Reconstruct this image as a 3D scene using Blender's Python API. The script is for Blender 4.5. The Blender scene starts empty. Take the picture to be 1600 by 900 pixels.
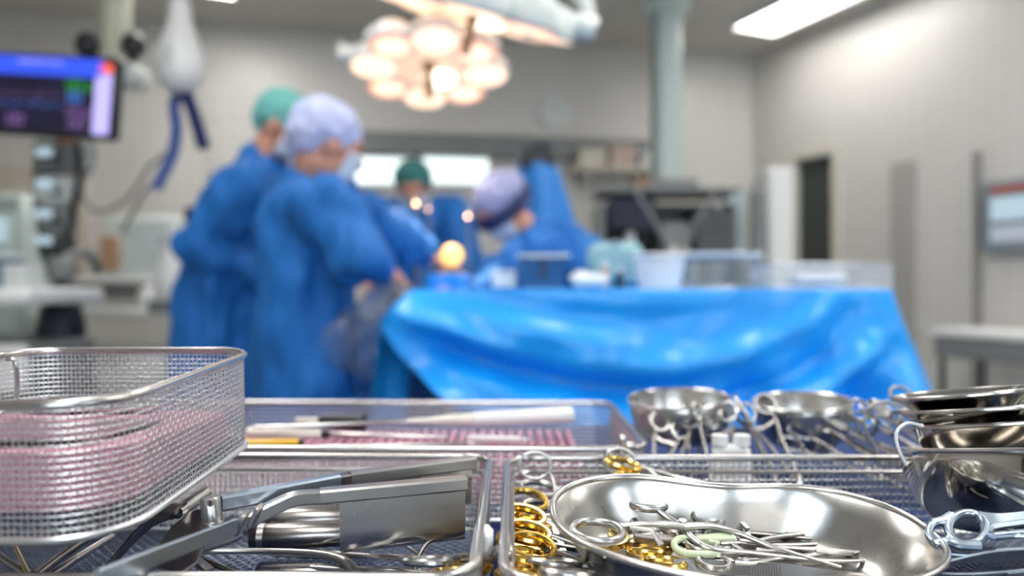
import bpy, math, random
import numpy as np
from mathutils import Vector, Matrix, noise

random.seed(7)
S = bpy.context.scene
COL = S.collection
PI = math.pi

# ------------------------------------------------------------------ camera, world, exposure
FPX, CZ = 1150.0, 1.08
cam_data = bpy.data.cameras.new('camera')
cam = bpy.data.objects.new('camera', cam_data)
COL.objects.link(cam)
cam.location = (0, 0, CZ)
cam.rotation_euler = (PI / 2, 0, 0)
cam_data.sensor_width = 36.0
cam_data.lens = 36.0 * FPX / 1600.0
cam_data.clip_start = 0.01
cam_data.dof.use_dof = True
cam_data.dof.focus_distance = 0.455
cam_data.dof.aperture_fstop = 2.9
S.camera = cam

world = bpy.data.worlds.new('world')
S.world = world
world.use_nodes = True
world.node_tree.nodes['Background'].inputs[0].default_value = (0.8, 0.9, 1.0, 1)
world.node_tree.nodes['Background'].inputs[1].default_value = 5.0

S.view_settings.view_transform = 'Standard'
S.view_settings.look = 'None'
S.view_settings.exposure = 0.95
S.view_settings.gamma = 1.0
S.view_settings.use_curve_mapping = False
PANEL = 10.0          # ceiling panel emission
LENS = 16.0           # surgical lamp lens emission
S.cycles.max_bounces = 8
S.cycles.sample_clamp_indirect = 6.0
S.cycles.use_denoising = True


def P(px, py, Y):
    """world point seen at a photo pixel, at distance Y in front of the camera"""
    return Vector(((px - 800) / FPX * Y, Y, CZ - (py - 450) / FPX * Y))


def Q(px, py, z):
    """world point seen at a photo pixel, at height z"""
    return P(px, py, FPX * (CZ - z) / (py - 450))


# ------------------------------------------------------------------ materials
def mat(name, col, rough=0.5, metal=0.0, emit=None, strength=0.0, bump=0.0, bscale=60.0,
        var=0.0, vscale=8.0, alpha=None, transmission=0.0, coat=0.0, stretch=None, rvar=0.0):
    m = bpy.data.materials.new(name)
    m.use_nodes = True
    nt = m.node_tree
    b = nt.nodes['Principled BSDF']
    b.inputs['Base Color'].default_value = (*col, 1)
    b.inputs['Roughness'].default_value = rough
    b.inputs['Metallic'].default_value = metal
    b.inputs['Coat Weight'].default_value = coat
    b.inputs['Transmission Weight'].default_value = transmission
    if emit:
        b.inputs['Emission Color'].default_value = (*emit, 1)
        b.inputs['Emission Strength'].default_value = strength
    if alpha is not None:
        b.inputs['Alpha'].default_value = alpha
    if var or bump or rvar:
        tc = nt.nodes.new('ShaderNodeTexCoord')
        src = tc.outputs['Object']
        if stretch:
            mp = nt.nodes.new('ShaderNodeMapping')
            mp.inputs['Scale'].default_value = stretch
            nt.links.new(src, mp.inputs[0])
            src = mp.outputs[0]
    if var:
        n = nt.nodes.new('ShaderNodeTexNoise')
        n.inputs['Scale'].default_value = vscale
        n.inputs['Detail'].default_value = 4
        nt.links.new(src, n.inputs['Vector'])
        mx = nt.nodes.new('ShaderNodeMix')
        mx.data_type = 'RGBA'
        mx.inputs[6].default_value = (*[c * (1 - var) for c in col], 1)
        mx.inputs[7].default_value = (*[min(1, c * (1 + var)) for c in col], 1)
        nt.links.new(n.outputs['Fac'], mx.inputs[0])
        nt.links.new(mx.outputs[2], b.inputs['Base Color'])
    if rvar:
        n = nt.nodes.new('ShaderNodeTexNoise')
        n.inputs['Scale'].default_value = bscale
        n.inputs['Detail'].default_value = 5
        nt.links.new(src, n.inputs['Vector'])
        mr = nt.nodes.new('ShaderNodeMapRange')
        mr.inputs[3].default_value = max(0.02, rough - rvar)
        mr.inputs[4].default_value = rough + rvar
        nt.links.new(n.outputs['Fac'], mr.inputs[0])
        nt.links.new(mr.outputs[0], b.inputs['Roughness'])
    if bump:
        n = nt.nodes.new('ShaderNodeTexNoise')
        n.inputs['Scale'].default_value = bscale
        n.inputs['Detail'].default_value = 4
        nt.links.new(src, n.inputs['Vector'])
        bp = nt.nodes.new('ShaderNodeBump')
        bp.inputs['Strength'].default_value = bump
        bp.inputs['Distance'].default_value = 0.002
        nt.links.new(n.outputs['Fac'], bp.inputs['Height'])
        nt.links.new(bp.outputs[0], b.inputs['Normal'])
    return m


def tile_mat(name, c1, c2, cg):
    m = mat(name, c1, 0.35)
    nt = m.node_tree
    b = nt.nodes['Principled BSDF']
    tc = nt.nodes.new('ShaderNodeTexCoord')
    br = nt.nodes.new('ShaderNodeTexBrick')
    br.offset = 0.0
    br.inputs['Color1'].default_value = (*c1, 1)
    br.inputs['Color2'].default_value = (*c2, 1)
    br.inputs['Mortar'].default_value = (*cg, 1)
    br.inputs['Scale'].default_value = 1.0
    br.inputs['Brick Width'].default_value = 0.10
    br.inputs['Row Height'].default_value = 0.05
    br.inputs['Mortar Size'].default_value = 0.003
    nt.links.new(tc.outputs['UV'], br.inputs['Vector'])
    nt.links.new(br.outputs['Color'], b.inputs['Base Color'])
    bp = nt.nodes.new('ShaderNodeBump')
    bp.inputs['Strength'].default_value = 0.3
    bp.inputs['Distance'].default_value = 0.002
    bp.invert = True
    nt.links.new(br.outputs['Fac'], bp.inputs['Height'])
    nt.links.new(bp.outputs[0], b.inputs['Normal'])
    return m


M = {}
M['steel'] = mat('polished_steel', (0.60, 0.58, 0.56), 0.25, 1.0, rvar=0.04, bscale=1200)
M['satin'] = mat('satin_steel', (0.50, 0.49, 0.48), 0.30, 1.0, rvar=0.04, bscale=1200)
M['brushed'] = mat('brushed_steel', (0.60, 0.585, 0.56), 0.28, 1.0, rvar=0.025, bscale=60)
M['dark_steel'] = mat('dark_steel', (0.30, 0.28, 0.27), 0.26, 1.0, rvar=0.04, bscale=1200)
M['blue_steel'] = mat('bluish_steel', (0.46, 0.54, 0.63), 0.30, 1.0)
M['wire'] = mat('wire_steel', (0.78, 0.79, 0.80), 0.34, 1.0)
M['wire_dark'] = mat('wire_steel_darkened', (0.20, 0.23, 0.30), 0.28, 1.0)  # floor wires: dimmer reflections put into a darker colour
M['lens_dim'] = mat('lamp_reflector', (0.8, 0.65, 0.5), 0.3, emit=(1.0, 0.66, 0.42), strength=0.45)
M['gold'] = mat('gold_plating', (0.95, 0.62, 0.16), 0.16, 1.0, rvar=0.04, bscale=1200)
M['mirror'] = mat('mirror_steel', (0.55, 0.53, 0.50), 0.09, 1.0, rvar=0.04, bscale=40)
M['pink'] = mat('pink_silicone', (0.60, 0.31, 0.42), 0.6, bump=0.2, bscale=400, var=0.06, vscale=30)
M['pink_pad'] = mat('pink_foam', (0.60, 0.285, 0.385), 0.9, bump=0.8, bscale=500, var=0.22, vscale=260)
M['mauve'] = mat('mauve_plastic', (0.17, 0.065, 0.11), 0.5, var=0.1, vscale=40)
M['drape'] = mat('blue_drape_film', (0.004, 0.345, 0.96), 0.36, bump=0.05, bscale=120, coat=0.12)
M['cloth'] = mat('royal_blue_cloth', (0.003, 0.030, 0.15), 0.75, bump=0.5, bscale=900, var=0.15, vscale=200)
M['gown'] = mat('blue_gown_fabric', (0.004, 0.135, 0.46), 0.7, bump=0.1, bscale=300, var=0.06, vscale=6)
M['gown_dark'] = mat('darker_blue_drape', (0.006, 0.09, 0.32), 0.6, var=0.1, vscale=6)
M['teal'] = mat('teal_cap_fabric', (0.16, 0.48, 0.45), 0.8, var=0.25, vscale=60)
M['lavender'] = mat('lavender_cap_fabric', (0.50, 0.54, 0.80), 0.8, var=0.22, vscale=45)
M['greycap'] = mat('grey_lilac_cap_fabric', (0.30, 0.32, 0.52), 0.8, var=0.2, vscale=40)
M['navy'] = mat('navy_band', (0.01, 0.02, 0.09), 0.6)
M['skin'] = mat('skin', (0.62, 0.30, 0.20), 0.55, var=0.08, vscale=30)
M['mask'] = mat('mask_fabric', (0.62, 0.68, 0.78), 0.85)
M['white'] = mat('white_plastic', (0.86, 0.86, 0.85), 0.35)
M['cream'] = mat('cream_enamel', (0.62, 0.58, 0.50), 0.45)
M['pale'] = mat('pale_grey_enamel', (0.66, 0.70, 0.68), 0.4)
M['palegreen'] = mat('pale_green_enamel', (0.50, 0.58, 0.55), 0.35)
M['midgrey'] = mat('mid_grey_plastic', (0.20, 0.21, 0.21), 0.5)
M['dark'] = mat('black_plastic', (0.015, 0.017, 0.022), 0.4)
M['darkgreen'] = mat('dark_green_grey_paint', (0.045, 0.055, 0.05), 0.5)
M['rubber'] = mat('black_rubber', (0.012, 0.016, 0.03), 0.5)
M['bluehose'] = mat('blue_hose_plastic', (0.06, 0.13, 0.42), 0.4)
M['navyhose'] = mat('navy_hose_plastic', (0.015, 0.03, 0.14), 0.4)
M['mint'] = mat('mint_green_plastic', (0.70, 0.80, 0.55), 0.4)
M['yellow'] = mat('yellow_plastic', (0.80, 0.48, 0.05), 0.35)
M['ivory'] = mat('ivory_plastic', (0.80, 0.76, 0.68), 0.3)
M['bluebin'] = mat('dark_blue_bin_plastic', (0.01, 0.10, 0.26), 0.3)
M['brown'] = mat('brown_plastic', (0.40, 0.24, 0.14), 0.5)
M['clear'] = mat('clear_film', (0.80, 0.88, 0.90), 0.15, transmission=0.85, alpha=0.55)
M['liquid'] = mat('clear_fluid_bag', (0.75, 0.85, 0.85), 0.2, transmission=0.7, alpha=0.75)
M['red'] = mat('red_plastic', (0.55, 0.10, 0.05), 0.5)
M['ceiling'] = mat('ceiling_paint', (0.62, 0.59, 0.545), 0.8, var=0.03, vscale=3)
M['floor'] = mat('grey_green_vinyl', (0.38, 0.40, 0.385), 0.35, var=0.08, vscale=14)
M['tiles'] = tile_mat('wall_tiles', (0.66, 0.635, 0.60), (0.64, 0.615, 0.58), (0.52, 0.50, 0.47))
M['tiles_darkened'] = tile_mat('wall_tiles_darkened', (0.10, 0.105, 0.10), (0.09, 0.095, 0.09), (0.07, 0.07, 0.07))  # unseen wall behind the camera, darkened so the steel reflects dark
M['panel_soft'] = mat('lamp_diffuser_soft', (0.9, 0.9, 0.9), 0.4, emit=(1.0, 0.98, 0.94), strength=PANEL * 0.52)
M['panel_light'] = mat('lamp_diffuser', (0.9, 0.9, 0.9), 0.4, emit=(1.0, 0.98, 0.94), strength=PANEL)
M['lens'] = mat('lamp_lens', (0.9, 0.85, 0.8), 0.2, emit=(1.0, 0.66, 0.40), strength=LENS * 0.050)
M['lens_hot'] = mat('lamp_lens_centre', (0.9, 0.9, 0.8), 0.2, emit=(1.0, 0.86, 0.66), strength=LENS * 0.11)
M['lens_edge'] = mat('lamp_lens_edge', (0.8, 0.6, 0.5), 0.3, emit=(1.0, 0.42, 0.22), strength=0.5)
M['lightbox'] = mat('film_viewer_glow', (0.9, 0.95, 0.95), 0.4, emit=(0.80, 0.96, 0.95), strength=0.62)
M['amber'] = mat('amber_highlight_glow', (0.9, 0.6, 0.2), 0.3, emit=(1.0, 0.52, 0.14), strength=0.95)  # emission stands in for a warm highlight under the surgical lamps
M['spark'] = mat('small_glint_glow', (0.9, 0.7, 0.5), 0.3, emit=(1.0, 0.52, 0.25), strength=9.0)  # emission stands in for small bright glints
for nm, c, s in (('scr_black', (0.004, 0.003, 0.012), 1.0), ('scr_blue', (0.02, 0.06, 0.55), 1.0),
                 ('scr_lav', (0.36, 0.32, 0.66), 1.0), ('scr_green', (0.01, 0.16, 0.02), 1.0),
                 ('scr_cyan', (0.03, 0.10, 0.35), 1.0), ('scr_mauve', (0.10, 0.05, 0.16), 1.0),
                 ('scr_orange', (0.70, 0.10, 0.06), 1.0), ('scr_dim', (0.012, 0.012, 0.06), 1.0),
                 ('scr_grey', (0.25, 0.33, 0.38), 1.0)):
    M[nm] = mat(nm, (0.004, 0.004, 0.005), 0.6, emit=c, strength=s)


# ------------------------------------------------------------------ mesh building
def V(*a):
    return Vector(a)


def smooth(pts, n=6, closed=False):
    """Catmull-Rom through the points"""
    p = [Vector(q) for q in pts]
    out = []
    N = len(p)
    segs = N if closed else N - 1
    for i in range(segs):
        if closed:
            a, b, c, d = p[(i - 1) % N], p[i], p[(i + 1) % N], p[(i + 2) % N]
        else:
            a, b, c, d = p[max(i - 1, 0)], p[i], p[i + 1], p[min(i + 2, N - 1)]
        for k in range(n):
            t = k / n
            out.append(0.5 * ((2 * b) + (c - a) * t + (2 * a - 5 * b + 4 * c - d) * t * t + (3 * b - a - 3 * c + d) * t ** 3))
    if not closed:
        out.append(p[-1])
    return out


def lerp_list(r, n):
    r = list(r)
    out = []
    for i in range(n):
        t = i / max(1, n - 1) * (len(r) - 1)
        k = min(int(t), len(r) - 2)
        out.append(r[k] + (r[k + 1] - r[k]) * (t - k))
    return out


class MB:
    def __init__(self):
        self.v, self.f, self.mi = [], [], []

    def add(self, vs, fs, mi=0):
        o = len(self.v)
        self.v += [tuple(q) for q in vs]
        self.f += [tuple(i + o for i in q) for q in fs]
        self.mi += [mi] * len(fs)
        return self

    def box(self, c, s, rot=None, bev=0.0, mi=0):
        hx, hy, hz = s[0] / 2, s[1] / 2, s[2] / 2
        c = Vector(c)
        if bev <= 0:
            vs = [V(x, y, z) for x in (-hx, hx) for y in (-hy, hy) for z in (-hz, hz)]
            fs = [(0, 1, 3, 2), (4, 6, 7, 5), (0, 4, 5, 1), (2, 3, 7, 6), (0, 2, 6, 4), (1, 5, 7, 3)]
        else:
            b = min(bev, hx * .98, hy * .98, hz * .98)
            vs, idx, fs = [], {}, []
            for sx in (-1, 1):
                for sy in (-1, 1):
                    for sz in (-1, 1):
                        idx[sx, sy, sz] = len(vs)
                        vs += [V(sx * hx, sy * (hy - b), sz * (hz - b)), V(sx * (hx - b), sy * hy, sz * (hz - b)),
                               V(sx * (hx - b), sy * (hy - b), sz * hz)]
                        t = [idx[sx, sy, sz] + k for k in range(3)]
                        fs.append(tuple(t) if sx * sy * sz > 0 else tuple(t[::-1]))
            def face(keys, k, flip):
                q = [idx[key] + k for key in keys]
                fs.append(tuple(q[::-1] if flip else q))
            for s_ in (-1, 1):
                face([(s_, -1, -1), (s_, 1, -1), (s_, 1, 1), (s_, -1, 1)], 0, s_ < 0)
                face([(-1, s_, -1), (1, s_, -1), (1, s_, 1), (-1, s_, 1)], 1, s_ > 0)
                face([(-1, -1, s_), (1, -1, s_), (1, 1, s_), (-1, 1, s_)], 2, s_ < 0)
            for a in (-1, 1):
                for b2 in (-1, 1):
                    i, j = idx[a, b2, -1], idx[a, b2, 1]
                    q = (i, i + 1, j + 1, j)
                    fs.append(q if a * b2 > 0 else q[::-1])
                    i, j = idx[a, -1, b2], idx[a, 1, b2]
                    q = (i, j, j + 2, i + 2)
                    fs.append(q if a * b2 > 0 else q[::-1])
                    i, j = idx[-1, a, b2], idx[1, a, b2]
                    q = (i + 1, i + 2, j + 2, j + 1)
                    fs.append(q if a * b2 > 0 else q[::-1])
        if rot is not None:
            vs = [rot @ q for q in vs]
        return self.add([q + c for q in vs], fs, mi)

    def tube(self, pts, r, sides=8, closed=False, flat=1.0, up=None, caps=True, mi=0):
        """swept tube; r a number or a list; flat squashes the section along UP"""
        p = [Vector(q) for q in pts]
        n = len(p)
        rr = [r] * n if not isinstance(r, (list, tuple)) else (list(r) if len(r) == n else lerp_list(r, n))
        tan = []
        for i in range(n):
            a = p[(i - 1) % n] if closed or i > 0 else p[i]
            b = p[(i + 1) % n] if closed or i < n - 1 else p[i]
            t = b - a
            tan.append(t.normalized() if t.length > 1e-9 else V(1, 0, 0))
        if up is None:
            u = V(0, 0, 1) if abs(tan[0].z) < 0.9 else V(1, 0, 0)
        else:
            u = Vector(up)
        vs, fs = [], []
        u = (u - tan[0] * u.dot(tan[0])).normalized()
        for i in range(n):
            if up is not None:
                u2 = Vector(up)
            else:
                u2 = u
            u2 = u2 - tan[i] * u2.dot(tan[i])
            u = u2.normalized() if u2.length > 1e-6 else u
            w = tan[i].cross(u)
            for k in range(sides):
                a = 2 * PI * (k + 0.5) / sides
                vs.append(p[i] + (u * math.sin(a) * flat + w * math.cos(a)) * rr[i])
        m = n if closed else n - 1
        for i in range(m):
            j = (i + 1) % n
            for k in range(sides):
                l = (k + 1) % sides
                fs.append((i * sides + k, j * sides + k, j * sides + l, i * sides + l))
        if caps and not closed:
            fs.append(tuple(range(sides)))
            fs.append(tuple((n - 1) * sides + k for k in reversed(range(sides))))
        return self.add(vs, fs, mi)

    def bar(self, pts, w, h, up=(0, 0, 1), mi=0, bev=0.15):
        """swept bevelled rectangular bar, w across, h along UP (numbers or lists)"""
        p = [Vector(q) for q in pts]
        n = len(p)
        ww = [w] * n if not isinstance(w, (list, tuple)) else lerp_list(w, n)
        hh = [h] * n if not isinstance(h, (list, tuple)) else lerp_list(h, n)
        vs, fs = [], []
        for i in range(n):
            t = (p[min(i + 1, n - 1)] - p[max(i - 1, 0)]).normalized()
            u = Vector(up)
            u = (u - t * u.dot(t)).normalized()
            s = t.cross(u)
            b = bev * min(ww[i], hh[i])
            a, c = ww[i] / 2, hh[i] / 2
            for x, y in ((a, -c + b), (a, c - b), (a - b, c), (-a + b, c), (-a, c - b), (-a, -c + b), (-a + b, -c), (a - b, -c)):
                vs.append(p[i] + s * x + u * y)
        for i in range(n - 1):
            for k in range(8):
                l = (k + 1) % 8
                fs.append((i * 8 + l, i * 8 + k, (i + 1) * 8 + k, (i + 1) * 8 + l))
        fs.append(tuple(range(8)))
        fs.append(tuple((n - 1) * 8 + k for k in reversed(range(8))))
        return self.add(vs, fs, mi)

    def lathe(self, prof, segs=32, c=(0, 0, 0), rot=None, mi=0, sx=1.0, sy=1.0):
        """prof: (r, z) pairs, closed at the ends where r == 0"""
        c = Vector(c)
        vs, fs = [], []
        for r, z in prof:
            for k in range(segs):
                a = 2 * PI * k / segs
                q = V(r * math.cos(a) * sx, r * math.sin(a) * sy, z)
                vs.append((rot @ q if rot is not None else q) + c)
        for i in range(len(prof) - 1):
            for k in range(segs):
                l = (k + 1) % segs
                fs.append((i * segs + k, i * segs + l, (i + 1) * segs + l, (i + 1) * segs + k))
        if prof[0][0] > 1e-6:
            fs.append(tuple(reversed(range(segs))))
        if prof[-1][0] > 1e-6:
            fs.append(tuple((len(prof) - 1) * segs + k for k in range(segs)))
        return self.add(vs, fs, mi)

    def cyl(self, a, b, r, sides=16, r2=None, mi=0):
        return self.tube([a, b], [r, r if r2 is None else r2], sides, mi=mi)

    def ellipsoid(self, c, r, rot=None, seg=16, rings=10, mi=0):
        prof = []
        c = Vector(c)
        vs, fs = [], []
        for i in range(rings + 1):
            th = PI * i / rings
            for k in range(seg):
                a = 2 * PI * k / seg
                q = V(r[0] * math.sin(th) * math.cos(a), r[1] * math.sin(th) * math.sin(a), -r[2] * math.cos(th))
                vs.append((rot @ q if rot is not None else q) + c)
        for i in range(rings):
            for k in range(seg):
                l = (k + 1) % seg
                fs.append((i * seg + k, i * seg + l, (i + 1) * seg + l, (i + 1) * seg + k))
        return self.add(vs, fs, mi)

    def capsule(self, a, b, ra, rb, seg=14):
        a, b = Vector(a), Vector(b)
        t = (b - a)
        L = t.length
        t.normalize()
        pts, rr = [], []
        for k in range(5):
            th = PI / 2 * (1 - k / 4)
            pts.append(a - t * ra * math.sin(th)); rr.append(max(ra * math.cos(th), 1e-4))
        for k in range(5):
            th = PI / 2 * k / 4
            pts.append(b + t * rb * math.sin(th)); rr.append(max(rb * math.cos(th), 1e-4))
        return self.tube(pts, rr, seg)

    def grid(self, fn, nu, nv, mi=0, closed_u=False):
        vs = [fn(i / (nu if closed_u else nu - 1), j / (nv - 1)) for j in range(nv) for i in range(nu)]
        fs = []
        for j in range(nv - 1):
            for i in range(nu if closed_u else nu - 1):
                k = (i + 1) % nu
                fs.append((j * nu + i, j * nu + k, (j + 1) * nu + k, (j + 1) * nu + i))
        return self.add(vs, fs, mi)

    def prism(self, outline, z0, z1, tf=None, mi=0):
        """outline: (x, y) ccw, extruded from z0 to z1, moved by tf"""
        n = len(outline)
        vs = [V(x, y, z0) for x, y in outline] + [V(x, y, z1) for x, y in outline]
        if tf is not None:
            vs = [tf @ q for q in vs]
        fs = [tuple(reversed(range(n))), tuple(range(n, 2 * n))]
        for i in range(n):
            j = (i + 1) % n
            fs.append((i, j, n + j, n + i))
        return self.add(vs, fs, mi)

    def build(self, name, m, parent=None, flat=False, label=None, autosmooth=40, kind=None):
        me = bpy.data.meshes.new(name)
        me.from_pydata(self.v, [], self.f)
        for q in (m if isinstance(m, (list, tuple)) else [m]):
            me.materials.append(M[q] if isinstance(q, str) else q)
        me.polygons.foreach_set('material_index', self.mi)
        if not flat:
            me.polygons.foreach_set('use_smooth', [True] * len(me.polygons))
            if autosmooth < 180:
                me.set_sharp_from_angle(angle=math.radians(autosmooth))
        me.update()
        return link(name, me, parent, label, kind)


def link(name, me, parent=None, label=None, kind=None):
    o = bpy.data.objects.new(name, me)
    COL.objects.link(o)
    if parent is not None:
        o.parent = parent
    if label:
        o['label'] = label
    if kind:
        o['kind'] = kind
    return o


def tag(o, label, cat, group=None):
    o['label'] = label
    o['category'] = cat
    if group:
        o['group'] = group
    return o


def thing(name, label, cat, loc=(0, 0, 0), rz=0.0, group=None, mw=None):
    o = bpy.data.objects.new(name, None)
    o.empty_display_size = 0.02
    COL.objects.link(o)
    o.location = loc
    o.rotation_euler = (0, 0, rz)
    if mw is not None:
        o.matrix_world = mw
    return tag(o, label, cat, group)


def struct(o):
    o['kind'] = 'structure'
    return o


KIDS = {}


def copy_tree(o, parent=None):
    c = o.copy()
    COL.objects.link(c)
    if parent is not None:
        c.parent = parent
    for ch in [q for q in o.children]:
        copy_tree(ch, c)
    return c


def frame(a, b, up=(0, 0, 1), roll=0.0):
    """matrix with x along a->b, z near UP, origin at a"""
    a, b = Vector(a), Vector(b)
    x = (b - a).normalized()
    u = Vector(up)
    z = (u - x * u.dot(x)).normalized()
    y = z.cross(x)
    m = Matrix((x, y, z)).transposed().to_4x4()
    m = Matrix.Translation(a) @ m
    if roll:
        m = m @ Matrix.Rotation(roll, 4, 'X')
    return m


def rrect(hx, hy, r, n=6):
    """rounded rectangle outline, ccw"""
    out = []
    for cx, cy, a0 in ((hx - r, hy - r, 0), (-hx + r, hy - r, 90), (-hx + r, -hy + r, 180), (hx - r, -hy + r, 270)):
        for k in range(n + 1):
            a = math.radians(a0 + 90 * k / n)
            out.append((cx + r * math.cos(a), cy + r * math.sin(a)))
    return out


# ------------------------------------------------------------------ woven wire
def weave(pos, nor, r, amp, closed_u=False, mask=None):
    """pos, nor: (nu, nv, 3) arrays of crossings -> verts, faces of two families of woven wires"""
    nu, nv, _ = pos.shape
    par = ((np.arange(nu)[:, None] + np.arange(nv)[None, :]) % 2) * 2 - 1
    verts, faces, off = [], [], 0
    for fam in (0, 1):
        if fam == 0:
            t = np.roll(pos, -1, 0) - np.roll(pos, 1, 0)
            if not closed_u:
                t[0], t[-1] = pos[1] - pos[0], pos[-1] - pos[-2]
            p = pos + nor * (par * amp)[..., None]
        else:
            t = np.empty_like(pos)
            t[:, 1:-1] = pos[:, 2:] - pos[:, :-2]
            t[:, 0], t[:, -1] = pos[:, 1] - pos[:, 0], pos[:, -1] - pos[:, -2]
            p = pos - nor * (par * amp)[..., None]
        t /= np.linalg.norm(t, axis=2, keepdims=True) + 1e-12
        s = np.cross(nor, t)
        ring = np.stack([p + nor * r, p + s * r, p - nor * r, p - s * r], axis=2)   # nu,nv,4,3
        verts.append(ring.reshape(-1, 3))
        idx = (np.arange(nu)[:, None] * nv + np.arange(nv)[None, :]) * 4 + off
        if fam == 0:
            a = idx if closed_u else idx[:-1]
            b = np.roll(idx, -1, 0) if closed_u else idx[1:]
            ok = None if mask is None else (mask & np.roll(mask, -1, 0) if closed_u else mask[:-1] & mask[1:])
        else:
            a, b = idx[:, :-1], idx[:, 1:]
            ok = None if mask is None else mask[:, :-1] & mask[:, 1:]
        a, b = (a.reshape(-1), b.reshape(-1)) if ok is None else (a[ok], b[ok])
        for k in range(4):
            l = (k + 1) % 4
            faces.append(np.stack([a + k, b + k, b + l, a + l], axis=1))
        off += nu * nv * 4
    return np.concatenate(verts), np.concatenate(faces)


def weave_obj(name, v, f, m, parent, label=None):
    me = bpy.data.meshes.new(name)
    me.vertices.add(len(v))
    me.vertices.foreach_set('co', v.astype(np.float32).ravel())
    me.loops.add(len(f) * 4)
    me.loops.foreach_set('vertex_index', f.astype(np.int32).ravel())
    me.polygons.add(len(f))
    me.polygons.foreach_set('loop_start', np.arange(len(f), dtype=np.int32) * 4)
    me.polygons.foreach_set('use_smooth', np.ones(len(f), bool))
    me.materials.append(M[m])
    me.update(calc_edges=True)
    me.validate()
    return link(name, me, parent, label, 'stuff')


def wire_basket(name, label, W, D, H, mw, pitch=0.0036, r=0.00042, corner=0.024, rim_r=0.0028, double=True,
                floor_pitch=None, group=None):
    """woven steel basket; local origin at the middle of its floor"""
    root = thing(name, label, 'basket' if 'basket' in name else 'tray', mw=mw, group=group)
    hx, hy = W / 2, D / 2
    # perimeter sampled by arc length
    o = [V(x, y, 0) for x, y in rrect(hx, hy, corner, 12)]
    o.append(o[0])
    seg = [(o[i + 1] - o[i]).length for i in range(len(o) - 1)]
    tot = sum(seg)
    nu = int(tot / pitch / 2) * 2
    pts, acc, k = [], 0.0, 0
    for i in range(nu):
        s = tot * i / nu
        while acc + seg[k] < s:
            acc += seg[k]; k += 1
        t = (s - acc) / seg[k]
        pts.append(o[k] + (o[k + 1] - o[k]) * t)
    nv = max(3, int(H / pitch))
    pos = np.zeros((nu, nv, 3)); nor = np.zeros((nu, nv, 3))
    for i, q in enumerate(pts):
        a, b = pts[i - 1], pts[(i + 1) % nu]
        t = (b - a).normalized()
        pos[i, :, 0], pos[i, :, 1] = q.x, q.y
        pos[i, :, 2] = np.linspace(0.001, H, nv)
        nor[i, :, 0], nor[i, :, 1] = t.y, -t.x
    v, f = weave(pos, nor, r, r * 1.15, closed_u=True)
    weave_obj('wall_mesh', v, f, 'wire', root)
    fp = floor_pitch or pitch
    nx, ny = int(W / fp), int(D / fp)
    xs, ys = np.linspace(-hx, hx, nx), np.linspace(-hy, hy, ny)
    pos = np.zeros((nx, ny, 3)); nor = np.zeros((nx, ny, 3)); nor[..., 2] = 1
    pos[..., 0], pos[..., 1] = xs[:, None], ys[None, :]
    dx = np.maximum(np.abs(pos[..., 0]) - (hx - corner), 0); dy = np.maximum(np.abs(pos[..., 1]) - (hy - corner), 0)
    mask = np.hypot(dx, dy) <= corner
    v, f = weave(pos, nor, r * 0.8, r, mask=mask)
    weave_obj('floor_mesh', v, f, 'wire_dark', root)
    rim = MB().tube([V(x, y, H) for x, y in rrect(hx + 0.0006, hy + 0.0006, corner, 8)], rim_r, 10, closed=True)
    rim.build('top_rim', 'steel', root)
    if double:
        MB().tube([V(x, y, H - 0.010) for x, y in rrect(hx - 0.0035, hy - 0.0035, corner - 0.003, 8)], rim_r * 0.62, 8,
                  closed=True).build('lower_rail', 'steel', root)
    MB().tube([V(x, y, 0.0) for x, y in rrect(hx + 0.0006, hy + 0.0006, corner, 8)], 0.0020, 8, closed=True).build('bottom_rim', 'wire', root)
    return root


# ------------------------------------------------------------------ ring-handled instruments
def make_forceps(name, label, cat, L=0.16, ring='steel', body='steel', spread=0.0, curve=0.0, ring_r=0.0125, thick=1.0,
                 jaw='steel', ratchet=True, joint=0.70, group=None):
    """lies in its own xy plane: rings at x=0, tips at x=L"""
    root = thing(name, label, cat, group=group)
    J = joint * L
    for s in (-1, 1):
        z = 0.0011 * s * thick
        R = Matrix.Rotation(s * -spread / 2, 4, 'Z')
        def tf(x, y, zz=0.0):
            q = R @ V(x - J, y, zz + z)
            return V(q.x + J, q.y, q.z)
        ro = ring_r * 1.12
        pts = []
        for k in range(20):
            a = 2 * PI * k / 20
            pts.append(tf(-0.002 + ring_r * 1.25 * math.cos(a), s * (ro + 0.0005) + ring_r * math.sin(a)))
        MB().tube(pts, 0.0021 * thick, 8, closed=True, up=(0, 0, 1), flat=1.15).build('finger_ring', ring, root)
        path = smooth([tf(0.011, s * (ro + 0.001)), tf(0.022, s * 0.0105), tf(0.036, s * 0.0068), tf(J * 0.62, s * 0.0048),
                       tf(J * 0.88, s * 0.0022), tf(J + 0.004, -s * 0.0004)], 4)
        MB().tube(path, [0.0022 * thick, 0.0021 * thick, 0.0021 * thick, 0.0022 * thick, 0.0024 * thick, 0.0030 * thick], 8,
                  up=(0, 0, 1), flat=0.8).build('shank', body, root)
        jl = L - J
        jp = smooth([tf(J - 0.004, 0), tf(J + jl * 0.3, -s * 0.0020, curve * 0.15), tf(J + jl * 0.7, -s * 0.0015, curve * 0.5),
                     tf(L, -s * 0.0006, curve)], 4)
        MB().tube(jp, [0.0030 * thick, 0.0024 * thick, 0.0016 * thick, 0.0008 * thick], 8, up=(0, 0, 1), flat=0.85).build('jaw', jaw, root)
        if ratchet:
            MB().bar([tf(0.019, s * 0.0095), tf(0.021, -s * 0.001)], 0.004 * thick, 0.0016).build('ratchet', body, root)
    MB().cyl(V(J, 0, -0.0032 * thick), V(J, 0, 0.0032 * thick), 0.0021 * thick, 12).build('joint_screw', body, root)
    return root


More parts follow.
